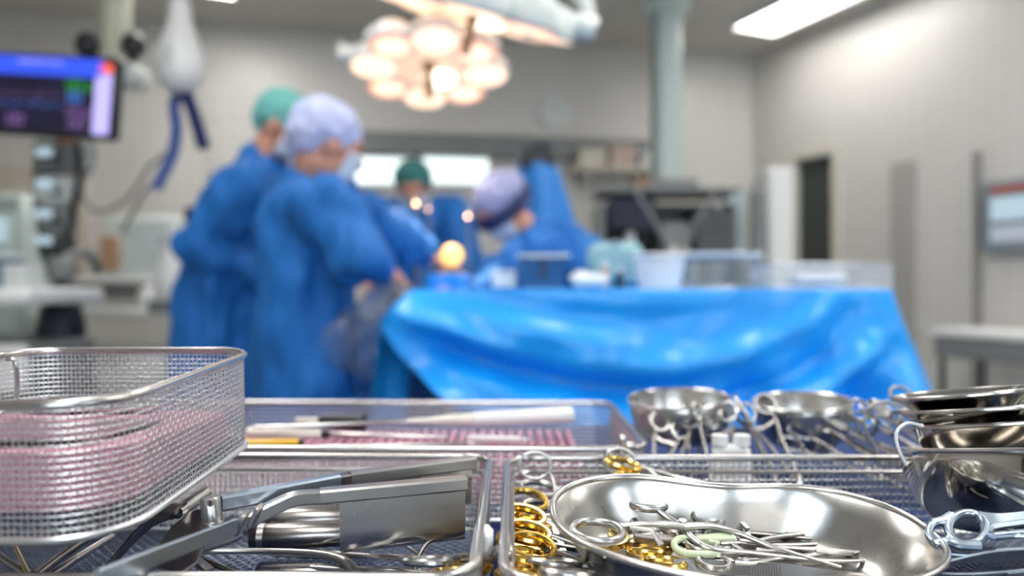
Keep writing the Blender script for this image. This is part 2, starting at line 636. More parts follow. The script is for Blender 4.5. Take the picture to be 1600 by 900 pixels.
def put(o, a, b, up=(0, 0, 1), roll=0.0):
    o.matrix_world = frame(a, b, up, roll)
    return o


def make_tweezers(name, label, L=0.14, m='steel', w=0.0075, ridges=True, gap=0.006, group=None):
    root = thing(name, label, 'tweezers', group=group)
    for s in (-1, 1):
        z = lambda t: s * (0.0008 + gap * math.sin(min(1, t * 1.0) * PI) ** 0.8 * 0.5)
        pts = [V(L * t, 0, z(t)) for t in np.linspace(0, 1, 14)]
        wd = [w * 0.9, w, w, w, w * 0.95, w * 0.8, w * 0.5, w * 0.3, w * 0.15]
        MB().bar(pts, wd, 0.0013).build('blade', m, root)
        if ridges:
            rb = MB()
            for k in range(18):
                x = L * (0.30 + 0.014 * k)
                rb.box((x, 0, z(x / L) + s * 0.0008), (0.0010, w * 0.86, 0.0008))
            rb.build('grip_ridges', m, root, flat=True)
    return root


# ------------------------------------------------------------------ kidney dish, bowls
def kidney_outline(a, b, n=96, dent=0.26):
    out = []
    for k in range(n):
        t = 2 * PI * k / n
        x, y = math.cos(t), math.sin(t)
        x = math.copysign(abs(x) ** 0.92, x)
        y = math.copysign(abs(y) ** 0.86, y)
        X, Y = a * x, b * y
        if y > 0:
            Y *= 1 - dent * math.exp(-(x / 0.42) ** 2)
        else:
            Y *= 1 + 0.04 * math.cos(x * PI / 2)
        out.append((X, Y))
    return out


def kidney_dish(name, label, a, b, H, mw, group=None):
    root = thing(name, label, 'dish', mw=mw, group=group)
    out = kidney_outline(a, b)
    n = len(out)
    prof = [(0.0, 0.0), (0.40, 0.0), (0.64, 0.0), (0.71, 0.03), (0.77, 0.12), (0.82, 0.28), (0.87, 0.50), (0.92, 0.74), (0.97, 0.94), (1.0, 1.0)]
    t = 0.0011
    def loops(d, dz):
        L = []
        for s, h in prof:
            L.append([V(x * s - (x / a) * d * s, y * s - (y / b) * d * s, h * H + (dz if s < 0.7 else dz * (1 - h))) for x, y in out])
        return L
    mb = MB()
    inner, outer = loops(t, t), loops(0, 0)
    for L, flip in ((inner, False), (outer, True)):
        vs = [q for l in L for q in l]
        fs = []
        for i in range(len(L) - 1):
            for k in range(n):
                m_ = (k + 1) % n
                q = (i * n + k, i * n + m_, (i + 1) * n + m_, (i + 1) * n + k)
                fs.append(q[::-1] if flip else q)
        mb.add(vs, fs)
    mb.build('bowl', 'brushed', root, autosmooth=180)
    MB().tube([V(x, y, H + 0.0004) for x, y in out], 0.0021, 10, closed=True, up=(0, 0, 1)).build('rolled_rim', 'steel', root)
    return root


def steel_bowl(name, label, R, H, mw, m='mirror', foot=0.55, group=None, steep=0.0):
    root = thing(name, label, 'bowl', mw=mw, group=group)
    t = 0.0010
    prof = []
    for k in range(13):
        u = k / 12
        prof.append((R * (foot + (1 - foot) * math.sin(u * PI / 2) ** 0.85) if k else R * foot * 0.96, H * (1 - math.cos(u * PI / 2)) ** 0.95))
    if steep:
        prof = [(R * 0.50, 0.0), (R * 0.55, H * 0.03)] + [(R * (0.56 + 0.44 * h ** steep), H * h) for h in (0.1, 0.25, 0.4, 0.55, 0.7, 0.85, 1.0)]
    o = [(0, 0.0)] + prof
    i = [(max(r - t, 0), z + t) for r, z in reversed(prof)] + [(0, t)]
    MB().lathe(o + i, 64).build('bowl', m, root, autosmooth=60)
    MB().tube([V(R * math.cos(2 * PI * k / 64), R * math.sin(2 * PI * k / 64), H) for k in range(64)], 0.0016, 8, closed=True,
              up=(0, 0, 1)).build('rolled_rim', 'steel', root)
    return root


# ------------------------------------------------------------------ soft bodies: capsules joined by voxel remesh
def blob(name, mb, m, parent, voxel=0.012, smooth_it=4, folds=0.0, fs=(9, 9, 2.2), seed=0.0, label=None):
    me = bpy.data.meshes.new('tmp')
    me.from_pydata(mb.v, [], mb.f)
    t = bpy.data.objects.new('tmp', me)
    COL.objects.link(t)
    r = t.modifiers.new('r', 'REMESH')
    r.mode = 'VOXEL'
    r.voxel_size = voxel
    if smooth_it:
        s = t.modifiers.new('s', 'SMOOTH')
        s.factor = 0.5
        s.iterations = smooth_it
    dg = bpy.context.evaluated_depsgraph_get()
    dg.update()
    new = bpy.data.meshes.new_from_object(t.evaluated_get(dg), depsgraph=dg)
    bpy.data.objects.remove(t)
    bpy.data.meshes.remove(me)
    if folds:
        nvx = len(new.vertices)
        co = np.empty(nvx * 3, np.float32); new.vertices.foreach_get('co', co)
        no = np.empty(nvx * 3, np.float32); new.vertices.foreach_get('normal', no)
        co = co.reshape(-1, 3); no = no.reshape(-1, 3)
        d = np.array([noise.noise(V(c[0] * fs[0] + seed, c[1] * fs[1], c[2] * fs[2])) +
                      0.5 * noise.noise(V(c[0] * fs[0] * 2.1 + seed, c[1] * fs[1] * 2.1 + 5, c[2] * fs[2] * 2.3)) for c in co.astype(float)])
        co = co + no * (d * folds)[:, None].astype(np.float32)
        new.vertices.foreach_set('co', co.ravel())
    new.name = name
    new.materials.clear()
    new.materials.append(M[m] if isinstance(m, str) else m)
    new.polygons.foreach_set('use_smooth', [True] * len(new.polygons))
    new.update()
    return link(name, new, parent, label)


def hand_mb(mb, wrist, d, up, side, curl=0.5, s=1.0):
    """a hand of palm, four fingers and a thumb; d points from wrist to fingers, up is the back of the hand"""
    d = Vector(d).normalized(); up = Vector(up); up = (up - d * up.dot(d)).normalized()
    lat = d.cross(up) * side                       # towards the thumb
    w = Vector(wrist)
    mb.capsule(w, w + d * 0.03 * s, 0.026 * s, 0.030 * s)
    for k in range(4):
        o = lat * (0.030 - 0.020 * k) * s
        mb.capsule(w + d * 0.02 * s + o * 0.6, w + d * 0.085 * s + o, 0.016 * s, 0.0125 * s)
        ln = (0.040, 0.046, 0.042, 0.033)[k] * s
        p = w + d * 0.09 * s + o * 1.08
        a = curl * 0.5
        for j in range(3):
            q = p + (d * math.cos(a) - up * math.sin(a)) * ln * (1 - 0.2 * j)
            mb.capsule(p, q, (0.0100 - 0.0010 * j) * s, (0.0092 - 0.0010 * j) * s, 10)
            p = q
            a += curl * 0.75
    p = w + d * 0.022 * s + lat * 0.024 * s
    a = 0.75
    for j in range(2):
        q = p + (d * math.cos(a) + lat * math.sin(a) - up * 0.35).normalized() * (0.042 - 0.006 * j) * s
        mb.capsule(p, q, (0.0130 - 0.002 * j) * s, (0.0110 - 0.001 * j) * s, 10)
        p = q
        a -= 0.45


def person(label, head, face, neck, hip, shoulders, elbows, hands, cap, facing, floor_xy=None, gown='gown', seed=0.0, band=None, cap_big=1.0):
    """standing figure; every argument in world coordinates, root at the feet"""
    head, neck, hip = Vector(head), Vector(neck), Vector(hip)
    base = Vector((hip.x, hip.y, 0.0)) if floor_xy is None else Vector((floor_xy[0], floor_xy[1], 0))
    root = thing('person', label, 'person', loc=base)
    L = lambda q: Vector(q) - base
    fw = Vector((facing[0], facing[1], 0)).normalized()
    lt = Vector((-fw.y, fw.x, 0))
    f = Vector(face).normalized()
    u = V(0, 0, 1); u = (u - f * u.dot(f)).normalized()
    sd = f.cross(u)
    HR = Matrix((sd, f, u)).transposed()           # local x side, y face, z crown
    h = L(head)
    hp = lambda x, y, z: h + HR @ V(x, y, z)
    b = MB()
    b.ellipsoid(hp(0, -0.008, 0.015), (0.076, 0.095, 0.098), HR)
    b.ellipsoid(hp(0, 0.020, -0.050), (0.060, 0.066, 0.066), HR)
    b.ellipsoid(hp(0, 0.050, -0.092), (0.028, 0.030, 0.024), HR)
    b.capsule(hp(0, 0.088, 0.012), hp(0, 0.108, -0.026), 0.010, 0.014, 10)
    for s in (-1, 1):
        b.ellipsoid(hp(s * 0.078, -0.004, -0.012), (0.010, 0.020, 0.032), HR, 10, 8)
        b.ellipsoid(hp(s * 0.032, 0.076, 0.010), (0.015, 0.012, 0.010), HR, 10, 8)
        b.capsule(hp(s * 0.014, 0.086, 0.030), hp(s * 0.048, 0.074, 0.028), 0.010, 0.008, 10)
    b.capsule(hp(-0.020, 0.082, -0.058), hp(0.020, 0.082, -0.058), 0.009, 0.009, 10)
    b.capsule(hp(0, -0.025, -0.06), L(neck), 0.054, 0.062)
    chest = L(neck) * 0.72 + L(hip) * 0.28
    b.capsule(L(neck) + V(0, 0, -0.05), chest, 0.075, 0.105)
    b.capsule(chest, L(hip), 0.105, 0.11)
    sh = [L(q) for q in shoulders]; el = [L(q) for q in elbows]; ha = [L(q) for q in hands]
    g = MB()
    for i, s in ((0, -1), (1, 1)):
        b.capsule(chest, sh[i], 0.10, 0.062)
        b.capsule(sh[i], el[i], 0.052, 0.042)
        d = (ha[i] - el[i]).normalized()
        wr = ha[i] - d * 0.09
        b.capsule(el[i], wr, 0.042, 0.028)
        hand_mb(b, wr, d, V(0, 0, 1) if abs(d.z) < 0.8 else fw, s, 0.55)
        foot = V(0, 0, 0) + lt * s * 0.11
        hipj = L(hip) + lt * s * 0.085
        knee = (hipj + foot) / 2 + fw * 0.03 + V(0, 0, 0.02)
        b.capsule(hipj, knee, 0.085, 0.058)
        b.capsule(knee, foot + V(0, 0, 0.09), 0.056, 0.040)
        b.capsule(foot + V(0, 0, 0.045) - fw * 0.04, foot + V(0, 0, 0.035) + fw * 0.13, 0.040, 0.030)
        sm = MB()
        sm.capsule(foot + V(0, 0, 0.050) - fw * 0.05, foot + V(0, 0, 0.045) + fw * 0.15, 0.050, 0.045)
        o = sm.build('shoe', 'white', root)
        # gown sleeve
        g.capsule(chest, sh[i], 0.13, 0.092)
        g.capsule(sh[i], el[i], 0.090, 0.078)
        g.capsule(el[i], wr - d * 0.02, 0.078, 0.046)
    b_ob = blob('body', b, 'skin', root, voxel=0.007, smooth_it=2)
    # gown: collar, chest, waist, skirt
    up_s = (L(neck) - L(hip)).normalized()
    g.capsule(L(neck) + up_s * 0.0, chest, 0.088, 0.150)
    for q in (-1, 1):
        g.capsule(chest + lt * q * 0.055, L(hip) + lt * q * 0.075, 0.135, 0.140)
        g.capsule(L(hip) + lt * q * 0.075, V(0, 0, 0.42) + lt * q * 0.11, 0.140, 0.15)
    blob('gown', g, gown, root, voxel=0.014, smooth_it=6, folds=0.030, fs=(15, 15, 4.5), seed=seed)
    cp = MB()
    k = cap_big
    cp.ellipsoid(hp(0, -0.022, 0.040), (0.097 * k, 0.108 * k, 0.092 * k), HR)
    cp.ellipsoid(hp(0, -0.060, 0.005), (0.078 * k, 0.070 * k, 0.072 * k), HR)
    c_ob = blob('cap', cp, cap, root, voxel=0.008, smooth_it=3, folds=0.007, fs=(26, 26, 26), seed=seed)
    mk = MB()
    def mfn(a, v):
        th = (a - 0.5) * 2.5
        ph = -0.25 - 0.95 * v
        return hp(0.081 * math.sin(th) * math.cos(ph * 0.55), 0.016 + 0.096 * math.cos(th) * math.cos(ph * 0.55) - 0.012 * v, -0.012 - 0.088 * v)
    mk.grid(mfn, 18, 10)
    m_ob = mk.build('face_mask', 'mask', root)
    so = m_ob.modifiers.new('solid', 'SOLIDIFY'); so.thickness = 0.003
    if band:
        pts = [hp(0.090 * k * math.sin(a), -0.012 + 0.110 * k * math.cos(a), 0.004 - 0.012 * math.cos(a)) for a in np.linspace(0, 2 * PI, 28)[:-1]]
        MB().tube(pts, 0.017, 8, closed=True, up=u, flat=1.7).build('head_band', band, root)
    return root


# ------------------------------------------------------------------ the room
CORN = V(1.99, 6.10, 0)
ER = V(0.3845, -0.9231, 0)         # along the right wall, towards the camera
EB = V(-0.9848, -0.1736, 0)        # along the back wall, to the left
CH = 3.0


def room(a, b, z=0.0):
    return CORN + EB * a + ER * b + V(0, 0, z)


R1, R2, R3, R4 = room(0, 0), room(7.2, 0), room(7.2, 8.4), room(0, 8.4)


def wall(name, a, b, holes=(), m='tiles'):
    """tiled wall panel from a to b (inside on the left of a->b), 0.12 m thick outwards"""
    a, b = Vector(a), Vector(b)
    t = (b - a).normalized()
    L = (b - a).length
    out = V(t.y, -t.x, 0)
    mb = MB()
    me_uv = []
    def quad(q, uv):
        mb.add(q, [(0, 1, 2, 3)])
        me_uv.extend(uv)
    pt = lambda s, z, d=0: a + t * s + V(0, 0, z) + out * d
    xs = sorted({0, L, *[h[0] for h in holes], *[h[1] for h in holes]})
    zs = sorted({0, CH, *[h[2] for h in holes], *[h[3] for h in holes]})
    for i in range(len(xs) - 1):
        for j in range(len(zs) - 1):
            if any(h[0] - 1e-6 <= xs[i] and xs[i + 1] <= h[1] + 1e-6 and h[2] - 1e-6 <= zs[j] and zs[j + 1] <= h[3] + 1e-6 for h in holes):
                continue
            x0, x1, z0, z1 = xs[i], xs[i + 1], zs[j], zs[j + 1]
            uv = [(x0, z0), (x1, z0), (x1, z1), (x0, z1)]
            quad([pt(*q) for q in uv], uv)
            quad([pt(x0, z0, .12), pt(x0, z1, .12), pt(x1, z1, .12), pt(x1, z0, .12)], [(x0, z0), (x0, z1), (x1, z1), (x1, z0)])
    for x0, x1, z0, z1 in list(holes) + [(0, L, 0, CH)]:
        for (p, q) in (((x0, z0), (x1, z0)), ((x1, z0), (x1, z1)), ((x1, z1), (x0, z1)), ((x0, z1), (x0, z0))):
            quad([pt(*p), pt(*p, .12), pt(*q, .12), pt(*q)], [p, p, q, q])
    o = mb.build(name, m, flat=True)
    uvl = o.data.uv_layers.new(name='UVMap')
    for k, q in enumerate(me_uv):
        uvl.data[k].uv = q
    return struct(o)


def on_right(px):
    """distance along the right wall from the far corner of the wall point seen at column px"""
    k = (px - 800) / FPX
    # CORN.x + ER.x*b = k (CORN.y + ER.y*b)
    return (k * CORN.y - CORN.x) / (ER.x - k * ER.y)


def on_back(px):
    k = (px - 800) / FPX
    return (k * CORN.y - CORN.x) / (EB.x - k * EB.y)


b0, b1 = on_right(1243), on_right(1303)
# right wall runs from the near end to the far corner, so the doorway is measured from R4
LR = 8.4
wall_r = wall('wall_right', R4, R1, [(LR - b1, LR - b0, 0.0, 2.06)])
wall('wall_back', R1, R2)
wall('wall_left', R2, R3)
wall('wall_front', R3, R4, [(1.2, 3.0, 0.9, 2.3), (4.0, 5.8, 0.9, 2.3)], 'tiles_darkened')
fl = MB()
c2 = [q + (q - (R1 + R3) / 2).normalized() * 0.10 for q in (R1, R2, R3, R4)]
fl.add([q for q in c2] + [q + V(0, 0, -0.1) for q in c2], [(0, 1, 2, 3), (7, 6, 5, 4), (0, 4, 5, 1), (1, 5, 6, 2), (2, 6, 7, 3), (3, 7, 4, 0)])
struct(fl.build('floor', 'floor', flat=True))
ce = MB()
ce.add([q + V(0, 0, CH) for q in c2] + [q + V(0, 0, CH + .1) for q in c2], [(3, 2, 1, 0), (4, 5, 6, 7), (0, 1, 5, 4), (1, 2, 6, 5), (2, 3, 7, 6), (3, 0, 4, 7)])
struct(ce.build('ceiling', 'ceiling', flat=True))

RWALL = Matrix((ER, V(-ER.y, ER.x, 0) * -1, V(0, 0, 1))).transposed()       # x along the wall, y out of the room


def rw(b, z, d=0.0):
    """point on the right wall at b, height z, d into the room"""
    n = V(ER.y, -ER.x, 0)
    return room(0, b, z) + n * d


def rot_right():
    n = V(ER.y, -ER.x, 0)
    return Matrix((ER, -n, V(0, 0, 1))).transposed()


RR = rot_right()
BR = Matrix((EB, V(EB.y, -EB.x, 0), V(0, 0, 1))).transposed()
BN = V(-EB.y, EB.x, 0)
if BN.y > 0:
    BN = -BN


def bw(a, z, d=0.0):
    return room(a, 0, z) + BN * d


# doorway in the right wall: dark leaf, frame
dm = MB().box(rw((b0 + b1) / 2, 1.03, -0.06), (b1 - b0 - 0.012, 0.05, 2.05), RR, 0.004)
door = struct(dm.build('door_1', 'darkgreen', flat=True))
fm = MB()
for b in (b0 - 0.03, b1 + 0.03):
    fm.box(rw(b, 1.05, 0.012), (0.06, 0.03, 2.10), RR, 0.003)
fm.box(rw((b0 + b1) / 2, 2.085, 0.012), (b1 - b0, 0.03, 0.05), RR, 0.003)
struct(fm.build('trim_1', 'cream', flat=True))
MB().box(rw(b1 - 0.06, 1.0, -0.02), (0.016, 0.03, 0.14), RR, 0.004).build('door_handle', 'satin', door)
# sliding-door leaf standing off the wall between two steel strips
s0, s1 = on_right(1395), on_right(1432)
q0 = on_right(1530)
struct(MB().box(rw((s0 + s1) / 2, 0.95, 0.012), (s1 - s0, 0.025, 1.90), RR, 0.003).build('trim_2', mat('grey_wall_strip', (0.40, 0.385, 0.36), 0.4), flat=True))
struct(MB().box(rw(q0, 0.95, 0.015), (0.035, 0.03, 1.86), RR, 0.003).build('trim_3', mat('steel_door_strip', (0.26, 0.25, 0.24), 0.4), flat=True))
# baseboards
struct(MB().box(rw(LR / 2 + 0.9, 0.05, 0.008), (LR - 2.0, 0.016, 0.10), RR).build('baseboard_right', 'midgrey', flat=True))
struct(MB().box(bw(3.6, 0.05, 0.008), (7.0, 0.016, 0.10), BR).build('baseboard_back', 'midgrey', flat=True))
# horizontal steel rail along the back wall
a0, a1 = on_back(560), on_back(1032)
zr = lambda px, py: CZ - (py - 450) / FPX * bw(on_back(px), 0).y
struct(MB().box(bw((a0 + a1) / 2, zr(780, 232), 0.05), (a0 - a1 + 0.2, 0.10, 0.17), BR, 0.01).build('trim_4', 'midgrey', flat=True))
# windows of the wall behind the camera (daylight)
tf = (R4 - R3).normalized()
FN = V(tf.y, -tf.x, 0)
FRr = Matrix((tf, FN, V(0, 0, 1))).transposed()
for k, (x0, x1) in enumerate(((1.2, 3.0), (4.0, 5.8))):
    w = MB()
    c = R3 + tf * (x0 + x1) / 2 + FN * 0.06
    for s in (-1, 0, 1):
        w.box(c + tf * s * 0.87 + V(0, 0, 1.6), (0.06, 0.06, 1.4), FRr)
    for z in (0.93, 2.27):
        w.box(c + V(0, 0, z), (1.8, 0.06, 0.06), FRr)
    wo = struct(w.build('window_%d' % (k + 1), 'white', flat=True))
    g = MB()
    g.box(c + V(0, 0, 1.6), (1.74, 0.006, 1.34), FRr)
    g.build('pane', mat('window_glass', (0.95, 0.98, 1.0), 0.02, transmission=1.0), wo, flat=True)


# ------------------------------------------------------------------ ceiling lamps
def ceiling_lamp(label, a, b, L=1.25, W=0.42, m='panel_light'):
    c = room(a, b, CH)
    rz = math.atan2(ER.y, ER.x)
    t = thing('ceiling_light', label, 'ceiling light', loc=c, rz=rz, group='long ceiling lights')
    fr = MB()
    for s in (-1, 1):
        fr.box((0, s * (W / 2 - 0.012), -0.02), (L, 0.024, 0.04))
        fr.box((s * (L / 2 - 0.012), 0, -0.02), (0.024, W - 0.05, 0.04))
    fr.build('frame', 'white', t, flat=True)
    MB().box((0, 0, -0.014), (L - 0.05, W - 0.05, 0.012)).build('diffuser', m, t, flat=True)
    return t


ceiling_lamp('long white ceiling light beside the right wall, near the far corner', 0.47, 1.26, m='panel_soft')
ceiling_lamp('long ceiling light beside the right wall, above the foreground', 0.47, 3.3, m='panel_soft')
ceiling_lamp('long ceiling light beside the right wall, behind the camera', 0.47, 5.6)
ceiling_lamp('long ceiling light in the middle of the room, over the operating area', 2.6, 3.6)
ceiling_lamp('long ceiling light in the middle of the room, over the instrument trays', 2.6, 5.8)
ceiling_lamp('long ceiling light in the left half of the room, near the back wall', 4.3, 1.30)
ceiling_lamp('long ceiling light in the left half of the room, above the foreground', 4.6, 4.2)
ceiling_lamp('long ceiling light in the left half of the room, behind the camera', 4.6, 6.4)


# ------------------------------------------------------------------ surgical lamps
def surgical_lamp(label, c, R, normal, body, spot, spin=0.0, arm_to=None, handle_dir=None, cap=0.05):
    c = Vector(c)
    n = Vector(normal).normalized()               # the way the light leaves
    x = V(1, 0, 0); x = (x - n * x.dot(n)).normalized()
    m = Matrix((x, n.cross(x) * -1, -n)).transposed().to_4x4()   # local -z is the light direction
    t = thing('surgical_lamp', label, 'lamp', mw=Matrix.Translation(c) @ m)
    MB().lathe([(0, cap + 0.03), (R * .30, cap + 0.03), (R * .44, cap), (R * .48, 0.0), (R * .46, -0.012), (0, -0.012)], 40).build('housing', body, t)
    for k in range(8):
        a = spin + 2 * PI * k / 8
        cx, cy = R * 0.68 * math.cos(a), R * 0.68 * math.sin(a)
        pod = MB().lathe([(0, cap), (R * .20, cap), (R * .295, cap * .4), (R * .30, -0.010), (R * .27, -0.022), (R * .255, -0.018), (0, -0.018)], 28, c=(cx, cy, 0)).build('lamp_pod', body, t)
        MB().lathe([(0, -0.027), (R * .19, -0.025), (R * .225, -0.0185), (0, -0.0180)][::-1], 24, c=(cx, cy, 0)).build('lens', 'lens', pod)
        rm = MB()
        rm.lathe([(R * .225, -0.0185), (R * .272, -0.0200), (R * .272, -0.0215), (R * .225, -0.0240)], 28, c=(cx, cy, 0))
        rm.build('reflector_ring', 'lens_edge' if k % 2 else 'lens', pod)
    MB().lathe([(0, -0.030), (R * .17, -0.028), (R * .20, -0.013), (0, -0.012)][::-1], 24, c=(R * .10, R * .20, 0)).build('centre_lens', 'lens_hot', t)
    MB().lathe([(0, -0.15), (0.016, -0.145), (0.020, -0.10), (0.014, -0.05), (0.03, -0.013), (0, -0.012)][::-1], 20, c=(0, -R * .12, 0)).build('sterile_handle', 'brown', t)
    if handle_dir:
        hd = MB()
        inv = (Matrix.Translation(c) @ m).inverted()
        for q, r in handle_dir:
            hd.tube(smooth([inv @ Vector(p) for p in q], 5), r, 12)
        hd.build('yoke_arm', body, t)
    MB().lathe([(0, -0.0145), (R * .45, -0.0140), (R * .45, -0.0125), (0, -0.0125)][::-1], 32).build('reflector_plate', 'lens_dim', t)
    ld = bpy.data.lights.new('surgical_spot', 'SPOT')
    ld.energy = spot
    ld.color = (1.0, 0.84, 0.66)
    ld.spot_size = math.radians(46)
    ld.spot_blend = 0.7
    ld.shadow_soft_size = R * 0.5
    lo = bpy.data.objects.new('lamp_light', ld)
    COL.objects.link(lo)
    lo.parent = t
    lo.location = (0, 0, -0.06)
    return t


Y1 = 2.75
c1 = P(672, 104, Y1)
W1 = [(c1 + V(0, 0, 0.06), c1 + V(-0.18, 0.10, 0.13), c1 + V(-0.33, 0.10, 0.05), c1 + V(-0.345, 0.10, 0.035)), 0.030]
surgical_lamp('round surgical lamp of eight glowing warm petals, lower of the two', c1, 0.305, (0.03, -0.24, -1.0), 'white', 70, 0.2,
              handle_dir=[((c1 + V(-0.36, 0.05, 0.07), c1 + V(-0.26, 0.08, 0.06), c1 + V(-0.15, 0.09, 0.05)), 0.035),
                          ((c1 + V(0.0, 0.08, 0.04), c1 + V(0.02, 0.30, 0.20), c1 + V(0.02, 0.55, 0.34)), 0.03)])
Y2 = 2.55
c2p = P(742, 20, Y2)
surgical_lamp('large surgical lamp seen edge-on with a pale bluish housing, upper of the two', c2p, 0.37, (-0.25, 0.26, -1.0), 'pale', 45, 0.05, cap=0.085,
              handle_dir=[((P(930, 48, Y2), P(905, 40, Y2), P(880, 42, Y2), P(820, 40, Y2 + .02)), 0.042),
                          ((P(918, 45, Y2), P(915, 5, Y2), P(880, -25, Y2), P(800, -40, Y2 + 0.1)), 0.025)])
# ceiling arms of the two lamps
for lab, c, top in (('pale ceiling arm carrying the lower petal lamp', c1 + V(0.02, 0.58, 0.36), 0), ('pale ceiling arm carrying the upper edge-on lamp', c2p + V(0.10, 0.25, 0.16), 1)):
    t = thing('lamp_arm', lab, 'lamp arm', loc=(c.x, c.y, CH))
    MB().lathe([(0, 0), (0.10, 0), (0.10, -0.06), (0.05, -0.09), (0, -0.09)][::-1], 24).build('ceiling_flange', 'pale', t)
    MB().cyl((0, 0, -0.06), (0, 0, c.z - CH), 0.035, 18).build('tube', 'palegreen', t)
    MB().ellipsoid((0, 0, c.z - CH), (0.05, 0.05, 0.05)).build('joint', 'pale', t)


# ------------------------------------------------------------------ ceiling pendant on the right, with its equipment
def on_floor(p):
    return V(p.x, p.y, 0)


YP = 4.6
pc = P(1040, 100, YP)
t = thing('ceiling_pendant', 'pale green-grey supply column hanging from the ceiling left of the far corner', 'pendant', loc=(pc.x, pc.y, CH))
MB().lathe([(0, 0), (0.19, 0), (0.19, -0.05), (0.15, -0.09), (0.15, -0.20), (0.11, -0.24), (0, -0.24)][::-1], 32).build('ceiling_flange', 'palegreen', t)
zb = P(0, 285, YP).z
MB().cyl((0, 0, -0.22), (0, 0, zb - CH), 0.098, 28).build('column', 'palegreen', t)
MB().cyl((-0.085, -0.075, -0.22), (-0.085, -0.075, zb - CH), 0.016, 10).build('conduit', 'midgrey', t)
MB().box((0.02, -0.02, zb - CH - 0.03), (0.30, 0.26, 0.06), bev=0.01).build('service_head', 'midgrey', t)

# equipment tower under it
cx = P(1035, 350, YP)
t = thing('equipment_cart', 'dark equipment tower with pale shelves below the ceiling pendant', 'cart', loc=(cx.x, YP, 0))
zt = CZ + (450 - 296) / FPX * YP
for sx in (-1, 1):
    MB().box((sx * 0.40, 0.02, zt / 2 - 0.02), (0.035, 0.40, zt - 0.16), bev=0.006).build('side_post', 'midgrey', t)
MB().box((0, 0, 0.13), (0.86, 0.5, 0.05), bev=0.01).build('base', 'midgrey', t)
for sx in (-1, 1):
    for sy in (-1, 1):
        MB().cyl((sx * 0.36 - 0.015, sy * 0.2, 0.052), (sx * 0.36 + 0.015, sy * 0.2, 0.052), 0.05, 16).build('castor', 'rubber', t)
for z in (0.55, 0.95, 1.22):
    MB().box((0, -0.02, z), (0.78, 0.40, 0.03), bev=0.006).build('shelf', 'midgrey', t)
MB().box((0, 0, zt - 0.03), (0.86, 0.46, 0.03), bev=0.006).build('top_shelf', 'midgrey', t)
MB().box((0, 0.20, 1.25), (0.76, 0.02, 0.75)).build('back_panel', 'dark', t)
u = MB().box((0.27, -0.05, 1.41), (0.24, 0.30, 0.30), bev=0.01).build('video_unit', 'dark', t)
for k in range(4):
    MB().box((0.27, -0.205, 1.31 + 0.065 * k), (0.20, 0.008, 0.012), bev=0.002).build('unit_slot', 'midgrey', u)
MB().box((0.05, -0.04, 1.38), (0.16, 0.25, 0.20), bev=0.01).build('light_source', 'midgrey', t)
MB().box((0.24, -0.05, 1.07), (0.26, 0.30, 0.18), bev=0.01).build('lower_unit', 'dark', t)
MB().box((-0.05, -0.06, 1.06), (0.22, 0.30, 0.17), bev=0.01).build('middle_unit', 'mauve', t)

m_ = P(986, 322, YP - 0.12)
t = thing('video_monitor', 'dark flat monitor on a pale stand, left side of the equipment tower', 'monitor', loc=(m_.x, YP - 0.12, 1.236))
MB().box((0, 0, 0.30), (0.28, 0.05, 0.22), bev=0.012).build('screen_housing', 'dark', t)
MB().box((0, -0.028, 0.30), (0.25, 0.004, 0.19)).build('screen', 'scr_black', t)
MB().box((0, 0.03, 0.10), (0.05, 0.04, 0.28), bev=0.008).build('stand_post', 'pale', t)
MB().box((0, 0.02, -0.02 + 0.03), (0.22, 0.16, 0.02), bev=0.006).build('stand_foot', 'pale', t)
t2 = P(1015, 287, YP)
o = MB().box((0, 0, 0.035), (0.20, 0.18, 0.07), bev=0.012).build('tray_box', 'brown', None)
o.location = (t2.x, YP - 0.02, zt - 0.015); tag(o, 'flat brown box on top of the equipment tower', 'box')
# thin articulated arms in front of the tower
for lab, q in (('thin pale articulated arm leaning right in front of the equipment tower', [(1070, 395), (1085, 350), (1118, 300), (1125, 292)]),
               ('thin pale articulated arm leaning left in front of the equipment tower', [(1050, 395), (1022, 345), (1000, 310), (994, 300)])):
    ya_ = 3.9 if q[0][0] > 1060 else 3.5
    t = thing('articulated_stand', lab, 'stand', loc=on_floor(P(q[0][0], 0, ya_)))
    pts = [P(x, y, ya_) - t.location for x, y in q]
    MB().tube([V(0, 0, 0.02), V(0, 0, 0.6), pts[0]], 0.018, 10).build('pole', 'midgrey', t)
    MB().tube(pts, 0.010, 10).build('arm', 'midgrey', t)
    MB().ellipsoid(pts[0], (0.03, 0.03, 0.03)).build('joint', 'satin', t)
    MB().lathe([(0, 0), (0.16, 0), (0.16, 0.02), (0.03, 0.045), (0, 0.045)], 24).build('foot', 'midgrey', t)
# pale tall tower right of it
c = P(1146, 350, 5.0)
t = thing('gas_tower', 'slim pale blue-grey tower with a rounded top between equipment tower and white cabinet', 'tower', loc=(c.x, 5.0, 0))
zt2 = P(0, 292, 5.0).z
MB().box((0, 0, zt2 / 2), (0.13, 0.14, zt2), bev=0.02).build('body', mat('pale_blue_enamel', (0.52, 0.62, 0.66), 0.4), t)
MB().box((0, 0, 0.03), (0.20, 0.30, 0.06), bev=0.01).build('foot', 'midgrey', t)
for k in range(4):
    MB().cyl((0.0, -0.07, 0.9 + 0.14 * k), (0, -0.085, 0.9 + 0.14 * k), 0.025, 14).build('gas_outlet', 'satin', t)
c = P(1182, 360, 4.55)
t = thing('infusion_stand', 'dark slim stand between the pale tower and the white cabinet', 'stand', loc=(c.x, 4.55, 0))
MB().cyl((0, 0, 0.03), (0, 0, P(0, 285, 4.55).z), 0.014, 10).build('pole', 'midgrey', t)
MB().box((0, -0.03, 1.47), (0.09, 0.08, 0.42), bev=0.01).build('pump', 'midgrey', t)
